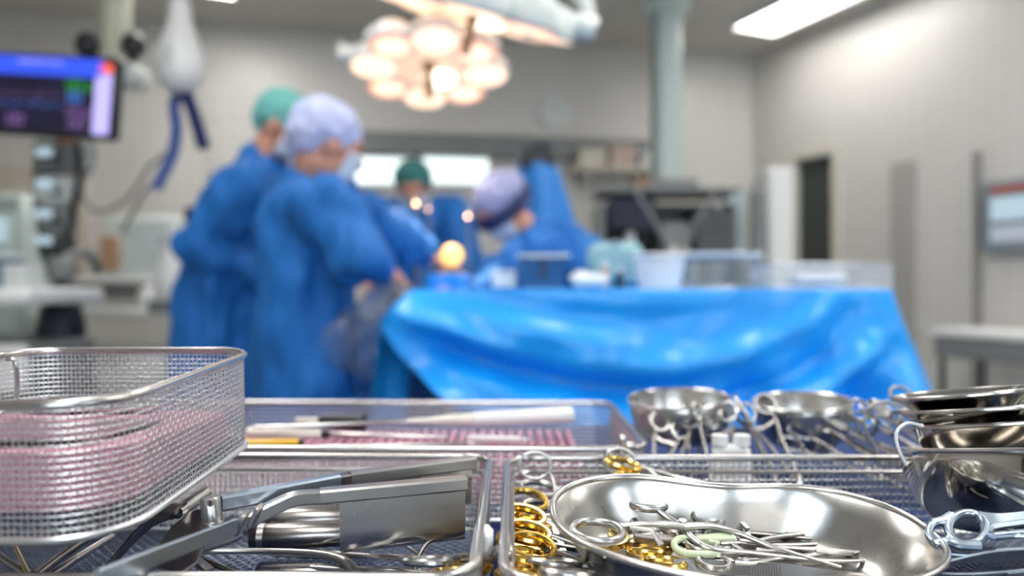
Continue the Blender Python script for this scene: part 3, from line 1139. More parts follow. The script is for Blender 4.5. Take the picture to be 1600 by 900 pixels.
MB().box((-0.05, -0.03, 1.2), (0.14, 0.10, 0.16), bev=0.01).build('lower_pump', 'cream', t)
for k in range(5):
    a = 2 * PI * k / 5
    MB().bar([V(0, 0, 0.05), V(0.13 * math.cos(a), 0.13 * math.sin(a), 0.03)], 0.03, 0.025).build('leg', 'midgrey', t)
# white cabinet by the door
c = P(1207, 330, 4.85)
t = thing('supply_cabinet', 'tall narrow white cabinet standing beside the dark doorway', 'cabinet', loc=(c.x, 4.85, 0), rz=0.1)
zc = P(0, 265, 4.85).z
MB().box((0, 0, zc / 2), (0.17, 0.24, zc), bev=0.008).build('body', 'white', t)
MB().box((0, -0.126, zc / 2), (0.15, 0.012, zc - 0.06), bev=0.004).build('door', 'white', t)
MB().box((0.06, -0.14, 1.1), (0.012, 0.02, 0.16), bev=0.004).build('handle', 'satin', t)
# wall terminal and shelf on the right wall
bt = on_right(1592)
n_ = V(ER.y, -ER.x, 0)
rz_r = math.atan2(ER.y, ER.x)
t = thing('wall_terminal', 'grey-blue wall-mounted terminal with a pale screen on the right wall', 'terminal', loc=rw(bt, 1.50, 0.0), rz=rz_r)
fr_ = lambda x, y, z: V(x, -y, z)      # y = distance off the wall
sgn = -1 if (Matrix.Rotation(rz_r, 3, 'Z') @ V(0, 1, 0)).dot(n_) < 0 else 1
TY = lambda y: y * sgn
MB().box((0, TY(0.05), -0.02), (0.30, 0.10, 0.40), bev=0.012).build('housing', mat('blue_grey_plastic', (0.22, 0.26, 0.30), 0.5), t)
MB().box((0.02, TY(0.104), 0.02), (0.22, 0.008, 0.13), bev=0.002).build('display', 'scr_grey', t)
MB().box((0.02, TY(0.104), 0.125), (0.22, 0.008, 0.03), bev=0.002).build('warning_strip', 'red', t)
MB().box((0.02, TY(0.104), -0.12), (0.22, 0.008, 0.09), bev=0.002).build('keypad', 'mask', t)
bs = on_right(1600) + 0.12
ps = rw(bs, 0, 0.30)
t = thing('side_table', 'low side table with white top and dark grey apron against the right wall', 'table', loc=(ps.x, ps.y, 0), rz=rz_r)
zs = 0.86
MB().box((0, 0, zs - 0.02), (0.62, 0.42, 0.04), bev=0.008).build('tabletop', 'white', t)
MB().box((0, 0, zs - 0.10), (0.58, 0.38, 0.11), bev=0.006).build('drawer', 'midgrey', t)
for sx in (-1, 1):
    for sy in (-1, 1):
        MB().cyl((sx * 0.26, sy * 0.16, 0), (sx * 0.26, sy * 0.16, zs - 0.15), 0.016, 12).build('leg', 'dark', t)

# ------------------------------------------------------------------ light boxes and small things on the back wall
for lab, x0, x1, y0, y1 in (('glowing pale film viewer on the back wall, left of the pair', 556, 640, 250, 288), ('glowing pale film viewer on the back wall, right of the pair', 662, 760, 250, 288)):
    aa, ab = on_back(x0), on_back(x1)
    zc = zr((x0 + x1) / 2, (y0 + y1) / 2)
    hgt = (y1 - y0) / FPX * bw((aa + ab) / 2, 0).y
    t = thing('film_viewer', lab, 'light box', loc=bw((aa + ab) / 2, zc, 0.004), rz=math.atan2(EB.y, EB.x))
    sg = -1 if (Matrix.Rotation(math.atan2(EB.y, EB.x), 3, 'Z') @ V(0, 1, 0)).dot(BN) < 0 else 1
    w = abs(aa - ab)
    MB().box((0, sg * 0.03, 0), (w + 0.05, 0.06, hgt + 0.05), bev=0.008).build('housing', 'white', t)
    MB().box((0, sg * 0.062, 0), (w, 0.006, hgt)).build('lit_screen', 'lightbox', t)
aa = on_back(868)
t = thing('wall_clock', 'round pale clock high on the back wall', 'clock', loc=bw(aa, zr(868, 178), 0.0), rz=math.atan2(EB.y, EB.x))
sg = -1 if (Matrix.Rotation(math.atan2(EB.y, EB.x), 3, 'Z') @ V(0, 1, 0)).dot(BN) < 0 else 1
RX = Matrix.Rotation(-sg * PI / 2, 3, 'X')
MB().lathe([(0, 0), (0.125, 0), (0.125, 0.035), (0.11, 0.04), (0.11, 0.03), (0, 0.03)], 32, rot=RX).build('case', 'pale', t)
MB().bar([V(0, sg * 0.034, 0), V(0.05, sg * 0.034, 0.05)], 0.008, 0.003, up=(0, 1, 0)).build('hand', 'midgrey', t)
aa0, aa1 = on_back(885), on_back(1026)
t = thing('wall_shelf', 'long beige wall shelf on the back wall left of the pendant column', 'shelf', loc=bw((aa0 + aa1) / 2, zr(950, 272), 0.0), rz=math.atan2(EB.y, EB.x))
MB().box((0, sg * 0.14, 0), (abs(aa0 - aa1), 0.28, 0.035), bev=0.005).build('board', 'cream', t)
for s in (-1, 1):
    MB().box((s * 0.25, sg * 0.10, -0.06), (0.03, 0.20, 0.09), bev=0.004).build('bracket', 'satin', t)
for k, (lab, x, w, h, mm) in enumerate((('cream storage box on the beige wall shelf, left of three', -0.22, 0.2, 0.13, 'cream'), ('pinkish storage box in the middle of the beige wall shelf', 0.02, 0.2, 0.16, mat('pinkish_card', (0.55, 0.42, 0.36), 0.7)),
                                      ('pale storage box on the beige wall shelf, right of three', 0.25, 0.18, 0.12, 'pale'))):
    o = thing('storage_box', lab, 'box', loc=bw((aa0 + aa1) / 2 - x, zr(950, 272) + 0.0175, 0.14), rz=math.atan2(EB.y, EB.x), group='boxes on the wall shelf')
    MB().box((0, 0, h / 2), (w, 0.2, h), bev=0.006).build('box_body', mm, o)
    MB().box((0, 0, h + 0.008), (w + 0.01, 0.21, 0.016), bev=0.004).build('lid', mm, o)

# ------------------------------------------------------------------ left side: monitor, pendants, anaesthesia equipment
# patient monitor on an arm
ym = 2.9
mc = P(62, 147, ym)
t = thing('patient_monitor', 'wide patient monitor with a blue header bar and lavender side bar, at the upper left', 'monitor', loc=mc)
t.rotation_euler = (0.0, math.radians(4.5), math.radians(-6))
HW, HH = 0.305, 0.150
MB().box((0, 0.03, 0), (2 * HW + 0.025, 0.055, 2 * HH + 0.025), bev=0.012).build('housing', 'dark', t)
scr = MB().box((0, 0, 0), (2 * HW, 0.004, 2 * HH)).build('screen', 'scr_black', t)
def patch(nm, x0, x1, z0, z1, m):
    MB().box(((x0 + x1) / 2, -0.003, (z0 + z1) / 2), (x1 - x0, 0.002, z1 - z0)).build(nm, m, scr, flat=True)
patch('header_bar', -HW, HW - 0.045, HH - 0.075, HH - 0.004, 'scr_blue')
patch('header_text', -0.10, 0.10, HH - 0.03, HH - 0.018, 'scr_lav')
patch('side_bar', HW - 0.072, HW - 0.004, -HH + 0.004, HH - 0.06, 'scr_lav')
patch('alarm_mark', HW - 0.06, HW - 0.004, HH - 0.055, HH - 0.020, 'scr_orange')
for k in range(5):
    mk = MB()
    zz = 0.03 - 0.035 * k
    mk.tube([V(x, -0.003, zz + 0.012 * math.sin(x * 90 + k) * (1 if int(x * 30) % 3 == 0 else 0.3)) for x in np.linspace(-HW + 0.02, 0.10, 60)], 0.0022, 4)
    mk.build('trace', ('scr_dim', 'scr_mauve', 'scr_cyan', 'scr_dim', 'scr_dim')[k], scr)
for x0, x1, z0, z1, mm in ((0.115, 0.175, 0.02, 0.062, 'scr_green'), (0.185, 0.225, 0.02, 0.05, 'scr_green'), (0.12, 0.18, -0.025, 0.012, 'scr_cyan'),
                           (0.12, 0.17, -0.08, -0.045, 'scr_mauve'), (0.18, 0.222, -0.085, -0.05, 'scr_mauve'), (0.13, 0.20, -0.125, -0.095, 'scr_mauve'),
                           (-0.13, -0.06, -0.125, -0.085, 'scr_mauve'), (-0.28, -0.16, -0.07, -0.03, 'scr_dim')):
    rr_ = MB()
    hx, hz = (x1 - x0) / 2, (z1 - z0) / 2
    cx_, cz_ = (x0 + x1) / 2, (z0 + z1) / 2
    # a number read-out: two rounded digits drawn as outlines
    for d in (-0.5, 0.5):
        rr_.tube([V(cx_ + d * hx + q[0], -0.003, cz_ + q[1]) for q in rrect(hx * 0.42, hz * 0.95, min(hx * .4, hz) * 0.6, 3)], hx * 0.13, 6, closed=True)
    rr_.build('number_readout', mm, scr)
MB().box((0, 0.07, 0.0), (0.14, 0.04, 0.14), bev=0.01).build('mount_plate', 'midgrey', t)

# pale pendant column at left with dark knobs, carries the monitor
yc = 3.5
c = P(180, 60, yc)
t = thing('ceiling_pendant', 'cream ceiling pendant with dark knobs above the patient monitor', 'pendant', loc=(c.x, yc, CH))
dz = lambda py, Y: CZ - (py - 450) / FPX * Y - CH
MB().lathe([(0, 0), (0.17, 0), (0.17, -0.06), (0.10, -0.10), (0, -0.10)][::-1], 28).build('ceiling_flange', 'cream', t)
MB().cyl((0, 0, -0.09), (0, 0, dz(112, yc)), 0.07, 24).build('column', mat('cream_grey_enamel', (0.55, 0.55, 0.44), 0.4), t)
MB().box((0, 0, dz(120, yc)), (0.26, 0.20, 0.10), bev=0.02).build('head', 'pale', t)
for px in (146, 217):
    q = P(px, 76, yc) - V(c.x, yc, CH)
    k_ = MB().ellipsoid((q.x, -0.05, q.z), (0.055, 0.05, 0.06)).build('knob', 'dark', t)
    MB().cyl((q.x, -0.05, q.z - 0.05), (q.x * 0.7, 0, dz(112, yc)), 0.018, 10).build('knob_stem', 'dark', t)
mo = mc + V(0, 0.10, 0) - V(c.x, yc, CH)
MB().tube(smooth([V(0, 0, dz(122, yc)), V(-0.1, -0.2, dz(135, yc)), mo + V(0.1, 0.06, 0.0), mo], 5), 0.03, 12).build('monitor_arm', 'pale', t)

# white bulb-shaped lamp head hanging from the ceiling
yb = 3.3
c = P(281, 90, yb)
t = thing('examination_lamp', 'white bulb-shaped lamp head hanging nose-down from the ceiling', 'lamp', loc=(c.x, yb, CH))
top, bot = dz(8, yb), dz(146, yb)
pr = [(0, bot), (0.05, bot + 0.005), (0.095, bot + 0.05), (0.112, bot + 0.11), (0.105, bot + 0.17), (0.075, bot + 0.25), (0.052, bot + 0.33), (0.045, top), (0.040, top + 0.02), (0, top + 0.02)]
MB().lathe(pr, 32).build('lamp_head', 'white', t)
MB().cyl((0, 0, top), (0, 0, -0.03), 0.035, 18).build('drop_tube', 'pale', t)
MB().lathe([(0, 0), (0.09, 0), (0.09, -0.04), (0.04, -0.07), (0, -0.07)][::-1], 24).build('ceiling_flange', 'pale', t)
MB().box((0, -0.105, bot + 0.14), (0.05, 0.02, 0.08), bev=0.006).build('grip', 'pale', t)

# hoses hanging near it
def hose(lab, pts, r, m, Y, corr=True, cat='hose', name='breathing_hose'):
    p = smooth([P(x, y, Y) for x, y in pts], 14)
    rr_ = [r * (1.0 + (0.10 if i % 2 else -0.06)) if corr else r for i in range(len(p))]
    o = MB().tube(p, rr_, 10).build(name, m)
    tag(o, lab, cat)
    return o


hose('thick blue corrugated hose hanging below the white bulb-shaped lamp', [(283, 138), (272, 165), (276, 200), (270, 240), (256, 270), (244, 296)], 0.025, 'bluehose', 3.35)
hose('short navy hose end hanging right of the blue hose', [(288, 140), (298, 165), (308, 195), (318, 232)], 0.028, 'navyhose', 3.32)
hose('thin pale drip line hanging left of the blue gown', [(322, 150), (330, 230), (322, 300), (330, 360)], 0.006, 'pale', 3.6, False, 'tube', 'drip_line')
hose('thin curved grey cable looping across the equipment at left', [(120, 290), (150, 330), (200, 310), (232, 262), (262, 240)], 0.009, 'midgrey', 3.6, False, 'cable', 'cable')

# infusion stand with pumps
yi = 3.35
c = P(102, 300, yi)
t = thing('infusion_stand', 'tall infusion stand stacked with grey pumps and an orange cap, below the monitor', 'stand', loc=(c.x, yi, 0))
zz = lambda py, Y=yi: CZ - (py - 450) / FPX * Y
MB().cyl((0, 0, 0.05), (0, 0, zz(200)), 0.014, 12).build('pole', 'satin', t)
MB().lathe([(0, zz(224)), (0.035, zz(224)), (0.042, zz(212)), (0.03, zz(205)), (0, zz(205))], 18).build('orange_cap', mat('orange_plastic', (0.50, 0.16, 0.07), 0.5), t, label='dull orange cap')
for k, (py, h, mm) in enumerate(((252, 0.13, 'midgrey'), (300, 0.12, 'pale'), (345, 0.11, 'midgrey'), (385, 0.10, 'darkgreen'))):
    pb = MB().box((0.0, -0.06, zz(py)), (0.16 - 0.015 * k, 0.12, h), bev=0.012).build('infusion_pump', mm, t)
    MB().box((-0.02, -0.123, zz(py) + 0.02), (0.07, 0.006, 0.035)).build('pump_display', 'scr_grey', pb)
    MB().box((0.04, -0.123, zz(py) - 0.015), (0.03, 0.008, 0.03), bev=0.003).build('pump_button', 'dark', pb)
for s in (-1, 1):
    MB().tube(smooth([V(s * 0.075, -0.04, zz(225)), V(s * 0.10, -0.05, zz(280)), V(s * 0.07, -0.07, zz(340)), V(s * 0.03, -0.08, zz(420))], 5), 0.016, 8).build('cable_bundle', 'dark', t)
for k in range(5):
    a = 2 * PI * k / 5 + 0.3
    lg = MB().bar([V(0, 0, 0.10), V(0.22 * math.cos(a), 0.22 * math.sin(a), 0.07)], 0.035, 0.03).build('leg', 'satin', t)
    MB().cyl((0.22 * math.cos(a) - .012, 0.22 * math.sin(a), 0.035), (0.22 * math.cos(a) + .012, 0.22 * math.sin(a), 0.035), 0.035, 14).build('castor', 'rubber', lg)
for s in (-1, 1):
    MB().tube(smooth([V(0, 0, zz(203)), V(s * 0.06, 0, zz(203)), V(s * 0.09, 0, zz(197)), V(s * 0.09, 0, zz(190))], 4), 0.005, 8).build('hook', 'satin', t)
for s, lab in ((-1, 'clear fluid bag on the left hook of the infusion stand'), (1, 'clear fluid bag on the right hook of the infusion stand')):
    o = thing('fluid_bag', lab, 'fluid bag', loc=(c.x + s * 0.09, yi - 0.005, zz(197)), group='fluid bags on the infusion stand')
    MB().ellipsoid((0, 0, -0.13), (0.055, 0.02, 0.11)).build('bag', 'liquid', o)
    MB().box((0, -0.021, -0.13), (0.05, 0.003, 0.07)).build('bag_label', 'white', o)
    MB().tube([V(0.010 * math.cos(a), 0, -0.01 + 0.014 * math.sin(a)) for a in np.linspace(0, 2 * PI, 13)[:-1]], 0.003, 6, closed=True).build('hanger', 'white', o)

# anaesthesia machine
ya = 4.1
c = P(196, 400, ya)
t = thing('anaesthesia_machine', 'pale anaesthesia machine with glassy flow tubes, a dark slot and drawers', 'medical machine', loc=(c.x, ya, 0))
za = lambda py: CZ - (py - 450) / FPX * ya
sc = ya / FPX
MB().box((0, 0.05, 0.42), (0.60, 0.50, 0.66), bev=0.02).build('cabinet', 'pale', t)
for k in range(3):
    d = MB().box((0, -0.212, 0.26 + 0.20 * k), (0.54, 0.03, 0.18), bev=0.008).build('drawer', 'white', t)
    MB().bar([V(-0.12, -0.24, 0.30 + 0.20 * k), V(0.12, -0.24, 0.30 + 0.20 * k)], 0.018, 0.014).build('drawer_handle', 'midgrey', d)
MB().box((0.02, -0.06, za(486)), (0.70, 0.60, 0.045), bev=0.012).build('worktop', 'pale', t)
MB().box((0.02, 0.10, za(455)), (0.62, 0.40, 0.09), bev=0.012).build('upper_block', 'midgrey', t)
MB().box((0.02, 0.06, za(440) + 0.01), (0.64, 0.46, 0.03), bev=0.008).build('upper_shelf', 'white', t)
bk = MB().box((0.0, 0.22, za(385)), (0.44, 0.10, 0.37), bev=0.015).build('back_panel', 'pale', t)
MB().box((-0.17, 0.15, za(395)), (0.09, 0.05, 0.20), bev=0.008).build('dark_slot', 'brown', t, label='dark brownish slot')
for k in range(4):
    MB().cyl((-0.04 + 0.06 * k, 0.13, za(420)), (-0.04 + 0.06 * k, 0.13, za(345)), 0.022, 14).build('flow_tube', 'clear', t)
MB().lathe([(0, za(432)), (0.085, za(432)), (0.085, za(400)), (0.07, za(390)), (0, za(388))], 28, c=(0.24, 0.0, 0)).build('absorber_canister', 'liquid', t)
MB().lathe([(0, 0), (0.09, 0), (0.10, 0.02), (0.10, 0.07), (0.06, 0.10), (0, 0.10)], 28, c=(0.24, -0.12, za(474))).build('vaporiser', 'white', t)
MB().tube(smooth([V(-0.10, 0.15, za(360)), V(0.02, 0.05, za(330)), V(0.12, -0.02, za(300)), V(0.26, -0.05, za(270))], 6), 0.012, 10).build('swing_arm', 'midgrey', t)
for sx in (-1, 1):
    for sy in (-1, 1):
        MB().cyl((sx * 0.26 - 0.02, 0.05 + sy * 0.2, 0.05), (sx * 0.26 + 0.02, 0.05 + sy * 0.2, 0.05), 0.05, 16).build('castor', 'rubber', t)

# ventilator block right behind the gown
c = P(268, 430, 3.45)
t = thing('suction_unit', 'white rounded suction unit with a dark foot beside the blue gown', 'medical machine', loc=(c.x, 3.45, 0))
zq = lambda py: CZ - (py - 450) / FPX * 3.45
MB().lathe([(0, zq(470)), (0.055, zq(470)), (0.075, zq(455)), (0.075, zq(425)), (0.05, zq(400)), (0.045, zq(385)), (0, zq(383))], 28).build('jar', 'white', t)
MB().lathe([(0, zq(384)), (0.05, zq(384)), (0.05, zq(372)), (0, zq(372))], 24).build('lid', 'pale', t)
MB().box((0.02, 0, zq(478)), (0.20, 0.16, 0.06), bev=0.012).build('bracket', 'midgrey', t)
MB().cyl((0.02, 0, 0.03), (0.02, 0, zq(480)), 0.02, 12).build('post', 'satin', t)
MB().lathe([(0, 0), (0.2, 0), (0.2, 0.03), (0.03, 0.05), (0, 0.05)], 24, c=(0.02, 0, 0)).build('foot', 'midgrey', t)
MB().cyl((0.09, -0.02, zq(345)), (0.09, -0.02, zq(325)), 0.02, 12).build('regulator', 'dark', t)
MB().cyl((0.09, -0.02, zq(475)), (0.09, -0.02, zq(340)), 0.010, 10).build('regulator_pipe', 'satin', t)

# trolley at the far left with breathing bag
yt = 2.72
c = P(20, 460, yt)
t = thing('drug_trolley', 'pale drug trolley with white worktop at the far left edge', 'trolley', loc=(c.x, yt, 0))
zt_ = lambda py: CZ - (py - 450) / FPX * yt
MB().box((0, 0.05, 0.48), (0.34, 0.40, 0.80), bev=0.012).build('body', 'midgrey', t)
MB().box((0.0, 0.02, zt_(462)), (0.40, 0.48, 0.06), bev=0.015).build('worktop', 'white', t)
for k in range(4):
    d = MB().box((0, -0.155, 0.20 + 0.20 * k), (0.31, 0.02, 0.165), bev=0.006).build('drawer', 'white' if k != 2 else 'pale', t)
    MB().bar([V(-0.08, -0.175, 0.24 + 0.20 * k), V(0.08, -0.175, 0.24 + 0.20 * k)], 0.014, 0.012).build('drawer_handle', 'midgrey', d)
for sx in (-1, 1):
    for sy in (-1, 1):
        MB().cyl((sx * 0.13 - 0.015, 0.05 + sy * 0.15, 0.045), (sx * 0.13 + 0.015, 0.05 + sy * 0.15, 0.045), 0.045, 16).build('castor', 'rubber', t)
ztop = zt_(462) + 0.03
for lab, px, w, h, mm in (('bluish grey box on the worktop of the drug trolley, left', 4, 0.10, 0.11, mat('slate_blue_plastic', (0.10, 0.18, 0.24), 0.5)), ('small pale box on the worktop of the drug trolley, right', 36, 0.08, 0.07, 'pale')):
    o = thing('supply_box', lab, 'box', loc=(P(px, 0, yt).x, yt, ztop))
    MB().box((0, 0, h / 2), (w, 0.12, h), bev=0.008).build('box_body', mm, o)
    MB().box((0, 0, h + 0.006), (w + 0.006, 0.126, 0.012), bev=0.004).build('lid', 'white', o)
c = P(96, 470, 3.06)
t = thing('breathing_bag', 'black breathing bag hanging below a grey round valve', 'breathing bag', loc=(c.x, 3.06, CZ + 20 / FPX * 3.06))
bgm = MB().lathe([(0, -0.42), (0.04, -0.41), (0.085, -0.33), (0.092, -0.22), (0.07, -0.11), (0.03, -0.03), (0.026, 0.0), (0, 0.0)], 24).build('bag', 'rubber', t)
MB().lathe([(0, -0.02), (0.045, -0.02), (0.055, 0.0), (0.055, 0.05), (0.03, 0.07), (0, 0.07)], 24).build('valve', 'midgrey', t)
MB().tube(smooth([V(0, 0, 0.06), V(0.02, 0.10, 0.10), V(0.04, 0.16, 0.08), V(0.03, 0.22, 0.02)], 6), 0.022, 12).build('hose', 'midgrey', t)
# beige cupboard on the wall behind
aa = on_back(52)
pq = bw(aa, 0, 0.20)
t = thing('wall_cabinet', 'beige wall cabinet behind the infusion stand at the left', 'cabinet', loc=bw(aa, 1.15, 0.0), rz=math.atan2(EB.y, EB.x))
MB().box((0, sg * 0.18, 0.36), (0.66, 0.36, 0.74), bev=0.008).build('body', mat('beige_laminate', (0.50, 0.44, 0.36), 0.5), t)
for s in (-1, 1):
    d = MB().box((s * 0.165, sg * 0.37, 0.36), (0.32, 0.02, 0.72), bev=0.004).build('door', mat('beige_laminate_door', (0.54, 0.48, 0.40), 0.5), t)
    MB().box((s * 0.03, sg * 0.39, 0.20), (0.012, 0.02, 0.12), bev=0.004).build('door_handle', 'satin', d)
# big grey machine on the far left behind the trolley
c = P(18, 340, 4.0)
t = thing('ventilator', 'grey-green ventilator with a pale front panel at the far left', 'medical machine', loc=(c.x, 4.0, 0))
MB().box((0, 0, 0.45), (0.42, 0.42, 0.76), bev=0.02).build('base_cabinet', 'midgrey', t)
MB().box((0, 0, 1.20), (0.36, 0.34, 0.76), bev=0.03).build('upper_body', 'palegreen', t)
MB().box((0.0, -0.18, 1.25), (0.26, 0.02, 0.44), bev=0.01).build('front_panel', mat('mint_white', (0.70, 0.82, 0.78), 0.4), t)
MB().box((0.0, -0.196, 1.38), (0.20, 0.012, 0.12), bev=0.004).build('display', 'scr_grey', t)
for sx in (-1, 1):
    for sy in (-1, 1):
        MB().cyl((sx * 0.16 - 0.02, sy * 0.16, 0.045), (sx * 0.16 + 0.02, sy * 0.16, 0.045), 0.045, 14).build('castor', 'rubber', t)

# ------------------------------------------------------------------ operating table under its drapes
t = thing('operating_table', 'operating table hidden under dark blue drapes between the gowned people', 'table', loc=(-0.20, 2.86, 0))
MB().box((0, 0, 0.06), (0.34, 0.6, 0.12), bev=0.03).build('base', 'satin', t)
MB().box((0, 0, 0.42), (0.22, 0.26, 0.64), bev=0.02).build('column', 'satin', t)
MB().box((0, 0, 0.78), (0.34, 0.72, 0.08), bev=0.03).build('tabletop', 'dark', t)
g = MB()
def opdrape(u, v):
    a = 2 * PI * u
    ca, sa = math.cos(a), math.sin(a)
    e = 0.30
    hx, hy = 0.21, 0.41
    x = hx * math.copysign(abs(ca) ** e, ca); y = hy * math.copysign(abs(sa) ** e, sa)
    if v < 0.3:
        k = v / 0.3
        z = 0.965 - 0.03 * k * k + 0.03 * math.cos(x * 8) * (1 - k) * math.cos(y * 3)
        return V(x * k, y * k, z)
    k = (v - 0.3) / 0.7
    fo = 0.045 * k * math.sin(a * 13 + 1.5 * math.sin(3 * a)) + 0.02 * k * math.sin(a * 29 + 2 * k)
    return V(x * (1 + 0.12 * k) + ca * fo, y * (1 + 0.06 * k) + sa * fo, 0.935 - 0.62 * k)
g.grid(opdrape, 180, 34, closed_u=True)
dr = g.build('operating_drape', 'gown_dark', None, autosmooth=180)
dr.location = (-0.20, 2.86, 0)
tag(dr, 'dark blue sterile drape covering the operating table', 'drape')

# ------------------------------------------------------------------ the people
y = 2.15
person('person with a lavender cap and blue gown seen from behind, bending to the right',
       P(513, 226, y), (0.80, 0.50, -0.30), P(490, 286, y + 0.02), P(470, 520, y + 0.04),
       (P(505, 322, y - 0.13), P(532, 318, y + 0.20)), (P(560, 400, y - 0.20), P(632, 378, y + 0.26)), (P(622, 446, y - 0.02), P(700, 418, y + 0.34)),
       'lavender', (0.9, 0.42, 0), seed=1.0, cap_big=1.0)
y = 2.62
person('person with a teal cap and blue gown standing at the back left, elbow out',
       P(446, 198, y), (0.86, -0.10, -0.42), P(408, 262, y + 0.02), P(352, 470, y + 0.05),
       (P(388, 296, y - 0.16), P(402, 292, y + 0.16)), (P(312, 382, y - 0.16), P(470, 380, y + 0.24)), (P(476, 462, y - 0.02), P(560, 420, y + 0.16)),
       'teal', (0.96, -0.1, 0), seed=3.0, cap_big=0.98)
y = 2.78
person('person bending far forward with a grey-lilac cap and navy headband, right of the table',
       P(783, 325, y), (-0.62, -0.48, -0.62), P(835, 372, y + 0.08), P(948, 470, y + 0.10),
       (P(830, 392, y + 0.26), P(838, 395, y - 0.10)), (P(762, 440, y + 0.28), P(770, 455, y - 0.12)), (P(700, 448, y + 0.20), P(712, 462, y + 0.0)),
       'greycap', (-0.95, -0.25, 0), seed=5.0, band='navy', cap_big=1.06)
y = 3.58
person('person with a small dark green cap beyond the operating table, facing the camera',
       P(645, 292, y), (0.06, -0.9, -0.42), P(645, 322, y + 0.05), P(652, 480, y + 0.10),
       (P(706, 336, y), P(588, 336, y)), (P(730, 410, y - 0.08), P(572, 410, y - 0.08)), (P(700, 425, y - 0.35), P(610, 425, y - 0.35)),
       mat('dark_green_cap', (0.03, 0.16, 0.15), 0.8, var=0.2, vscale=50), (0.0, -1.0, 0), seed=9.0, cap_big=1.0)

# covered equipment behind the bending person
y = 3.62
c = P(856, 300, y)
t = thing('draped_microscope', 'tall equipment with a black top under a bright blue cover, behind the bending person', 'medical machine', loc=(c.x, y, 0))
zz2 = lambda py: CZ - (py - 450) / FPX * y
MB().box((0, 0, 0.08), (0.5, 0.5, 0.12), bev=0.03).build('base', 'midgrey', t)
MB().cyl((0, 0, 0.1), (0, 0, zz2(250)), 0.05, 16).build('post', 'midgrey', t)
MB().box((-0.055, -0.02, zz2(250)), (0.16, 0.14, 0.12), Matrix.Rotation(-0.25, 3, 'Y'), bev=0.02).build('head', 'dark', t)
def cov(u, v):
    a = 2 * PI * u
    r0 = 0.088 + 0.15 * v ** 0.8
    fo = 0.018 * min(1, v * 3) * math.sin(7 * a + 2 * math.sin(2 * a))
    sh = 0.06 * v
    return V((r0 + fo) * math.cos(a) * 1.05 + sh - 0.045, (r0 + fo) * math.sin(a), zz2(256 + 7 * math.cos(a)) * (1 - v) + v * 0.75)
MB().grid(cov, 90, 26, closed_u=True).build('cover', mat('bright_blue_cover', (0.01, 0.20, 0.62), 0.5), t, autosmooth=180)

# added glowing domes for a lamplit highlight and small glints over the operating field
def glow_standin(lab, p, r, m, name='field_glow'):
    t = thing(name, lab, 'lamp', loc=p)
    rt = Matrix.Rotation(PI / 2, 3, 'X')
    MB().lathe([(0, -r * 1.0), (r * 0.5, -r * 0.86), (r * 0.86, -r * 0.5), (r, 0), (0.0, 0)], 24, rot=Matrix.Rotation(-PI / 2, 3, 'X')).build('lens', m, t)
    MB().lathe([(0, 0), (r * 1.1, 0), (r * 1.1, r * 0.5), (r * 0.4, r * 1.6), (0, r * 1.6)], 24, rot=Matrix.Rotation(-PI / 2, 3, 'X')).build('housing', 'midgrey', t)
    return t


def glow_on_post(lab, px, py, Y, r, m, z0):
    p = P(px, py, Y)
    t = glow_standin(lab, p, r, m)
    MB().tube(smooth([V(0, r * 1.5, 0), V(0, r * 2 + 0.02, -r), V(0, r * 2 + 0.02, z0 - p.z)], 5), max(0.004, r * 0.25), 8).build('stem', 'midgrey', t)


glow_on_post('round amber glow added low over the draped table for a lamplit highlight', 706, 399, 2.42, 0.036, 'amber', 0.965)
glow_on_post('tiny warm glow added for a glint, upper of three beside the bending person', 650, 318, 2.52, 0.0055, 'spark', 0.965)
glow_on_post('tiny warm glow added for a glint, right of and below the brightest one', 669, 327, 2.56, 0.0028, 'spark', 0.965)
glow_on_post('tiny faint glow added for a glint, lowest of three over the drapes', 652, 362, 2.60, 0.0024, 'spark', 0.965)
glow_on_post('tiny warm glow added for a glint at the forehead side of the bending person', 731, 338, 2.66, 0.0052, 'spark', 0.94)

# clear plastic pouch and blue bundle in front of the lavender-capped person
mb = MB()
y = 2.02
mb.capsule(P(596, 470, y), P(545, 540, y), 0.05, 0.075)
mb.capsule(P(620, 470, y), P(590, 560, y), 0.05, 0.06)
o = blob('fluid_pouch', mb, 'clear', None, voxel=0.012, smooth_it=6, folds=0.02, fs=(14, 14, 10))
tag(o, 'crumpled clear plastic pouch hanging beside the blue table drape', 'pouch')
mb = MB()
y = 2.12
mb.capsule(P(575, 530, y), P(610, 585, y), 0.060, 0.070)
mb.capsule(P(610, 545, y), P(650, 575, y), 0.055, 0.06)
mb.capsule(P(590, 560, y), V(P(590, 0, y).x, y, 0.34), 0.075, 0.085)
mb.capsule(P(640, 575, y), V(P(632, 0, y).x, y + 0.01, 0.36), 0.06, 0.07)
o = blob('folded_drape', mb, 'gown_dark', None, voxel=0.012, smooth_it=4, folds=0.03, fs=(16, 16, 9), seed=4)
tag(o, 'bunched dark blue drape hanging below the clear pouch', 'drape')

# ------------------------------------------------------------------ second instrument table under the glossy blue drape
YT = 1.86
TX0, TX1 = P(642, 0, YT).x, P(1393, 0, YT).x
TZ = CZ - (452 - 450) / FPX * YT
TD = 0.42
TC = V((TX0 + TX1) / 2, YT + TD / 2, 0)
TW = TX1 - TX0
t = thing('instrument_stand', 'steel instrument table hidden under the glossy bright blue drape', 'table', loc=TC)
MB().box((0, 0, TZ - 0.02), (TW - 0.05, TD - 0.05, 0.024), bev=0.004).build('tabletop', 'satin', t)
for sx in (-1, 1):
    for sy in (-1, 1):
        MB().cyl((sx * (TW / 2 - 0.08), sy * (TD / 2 - 0.08), 0.0), (sx * (TW / 2 - 0.08), sy * (TD / 2 - 0.08), TZ - 0.03), 0.018, 12).build('leg', 'satin', t)
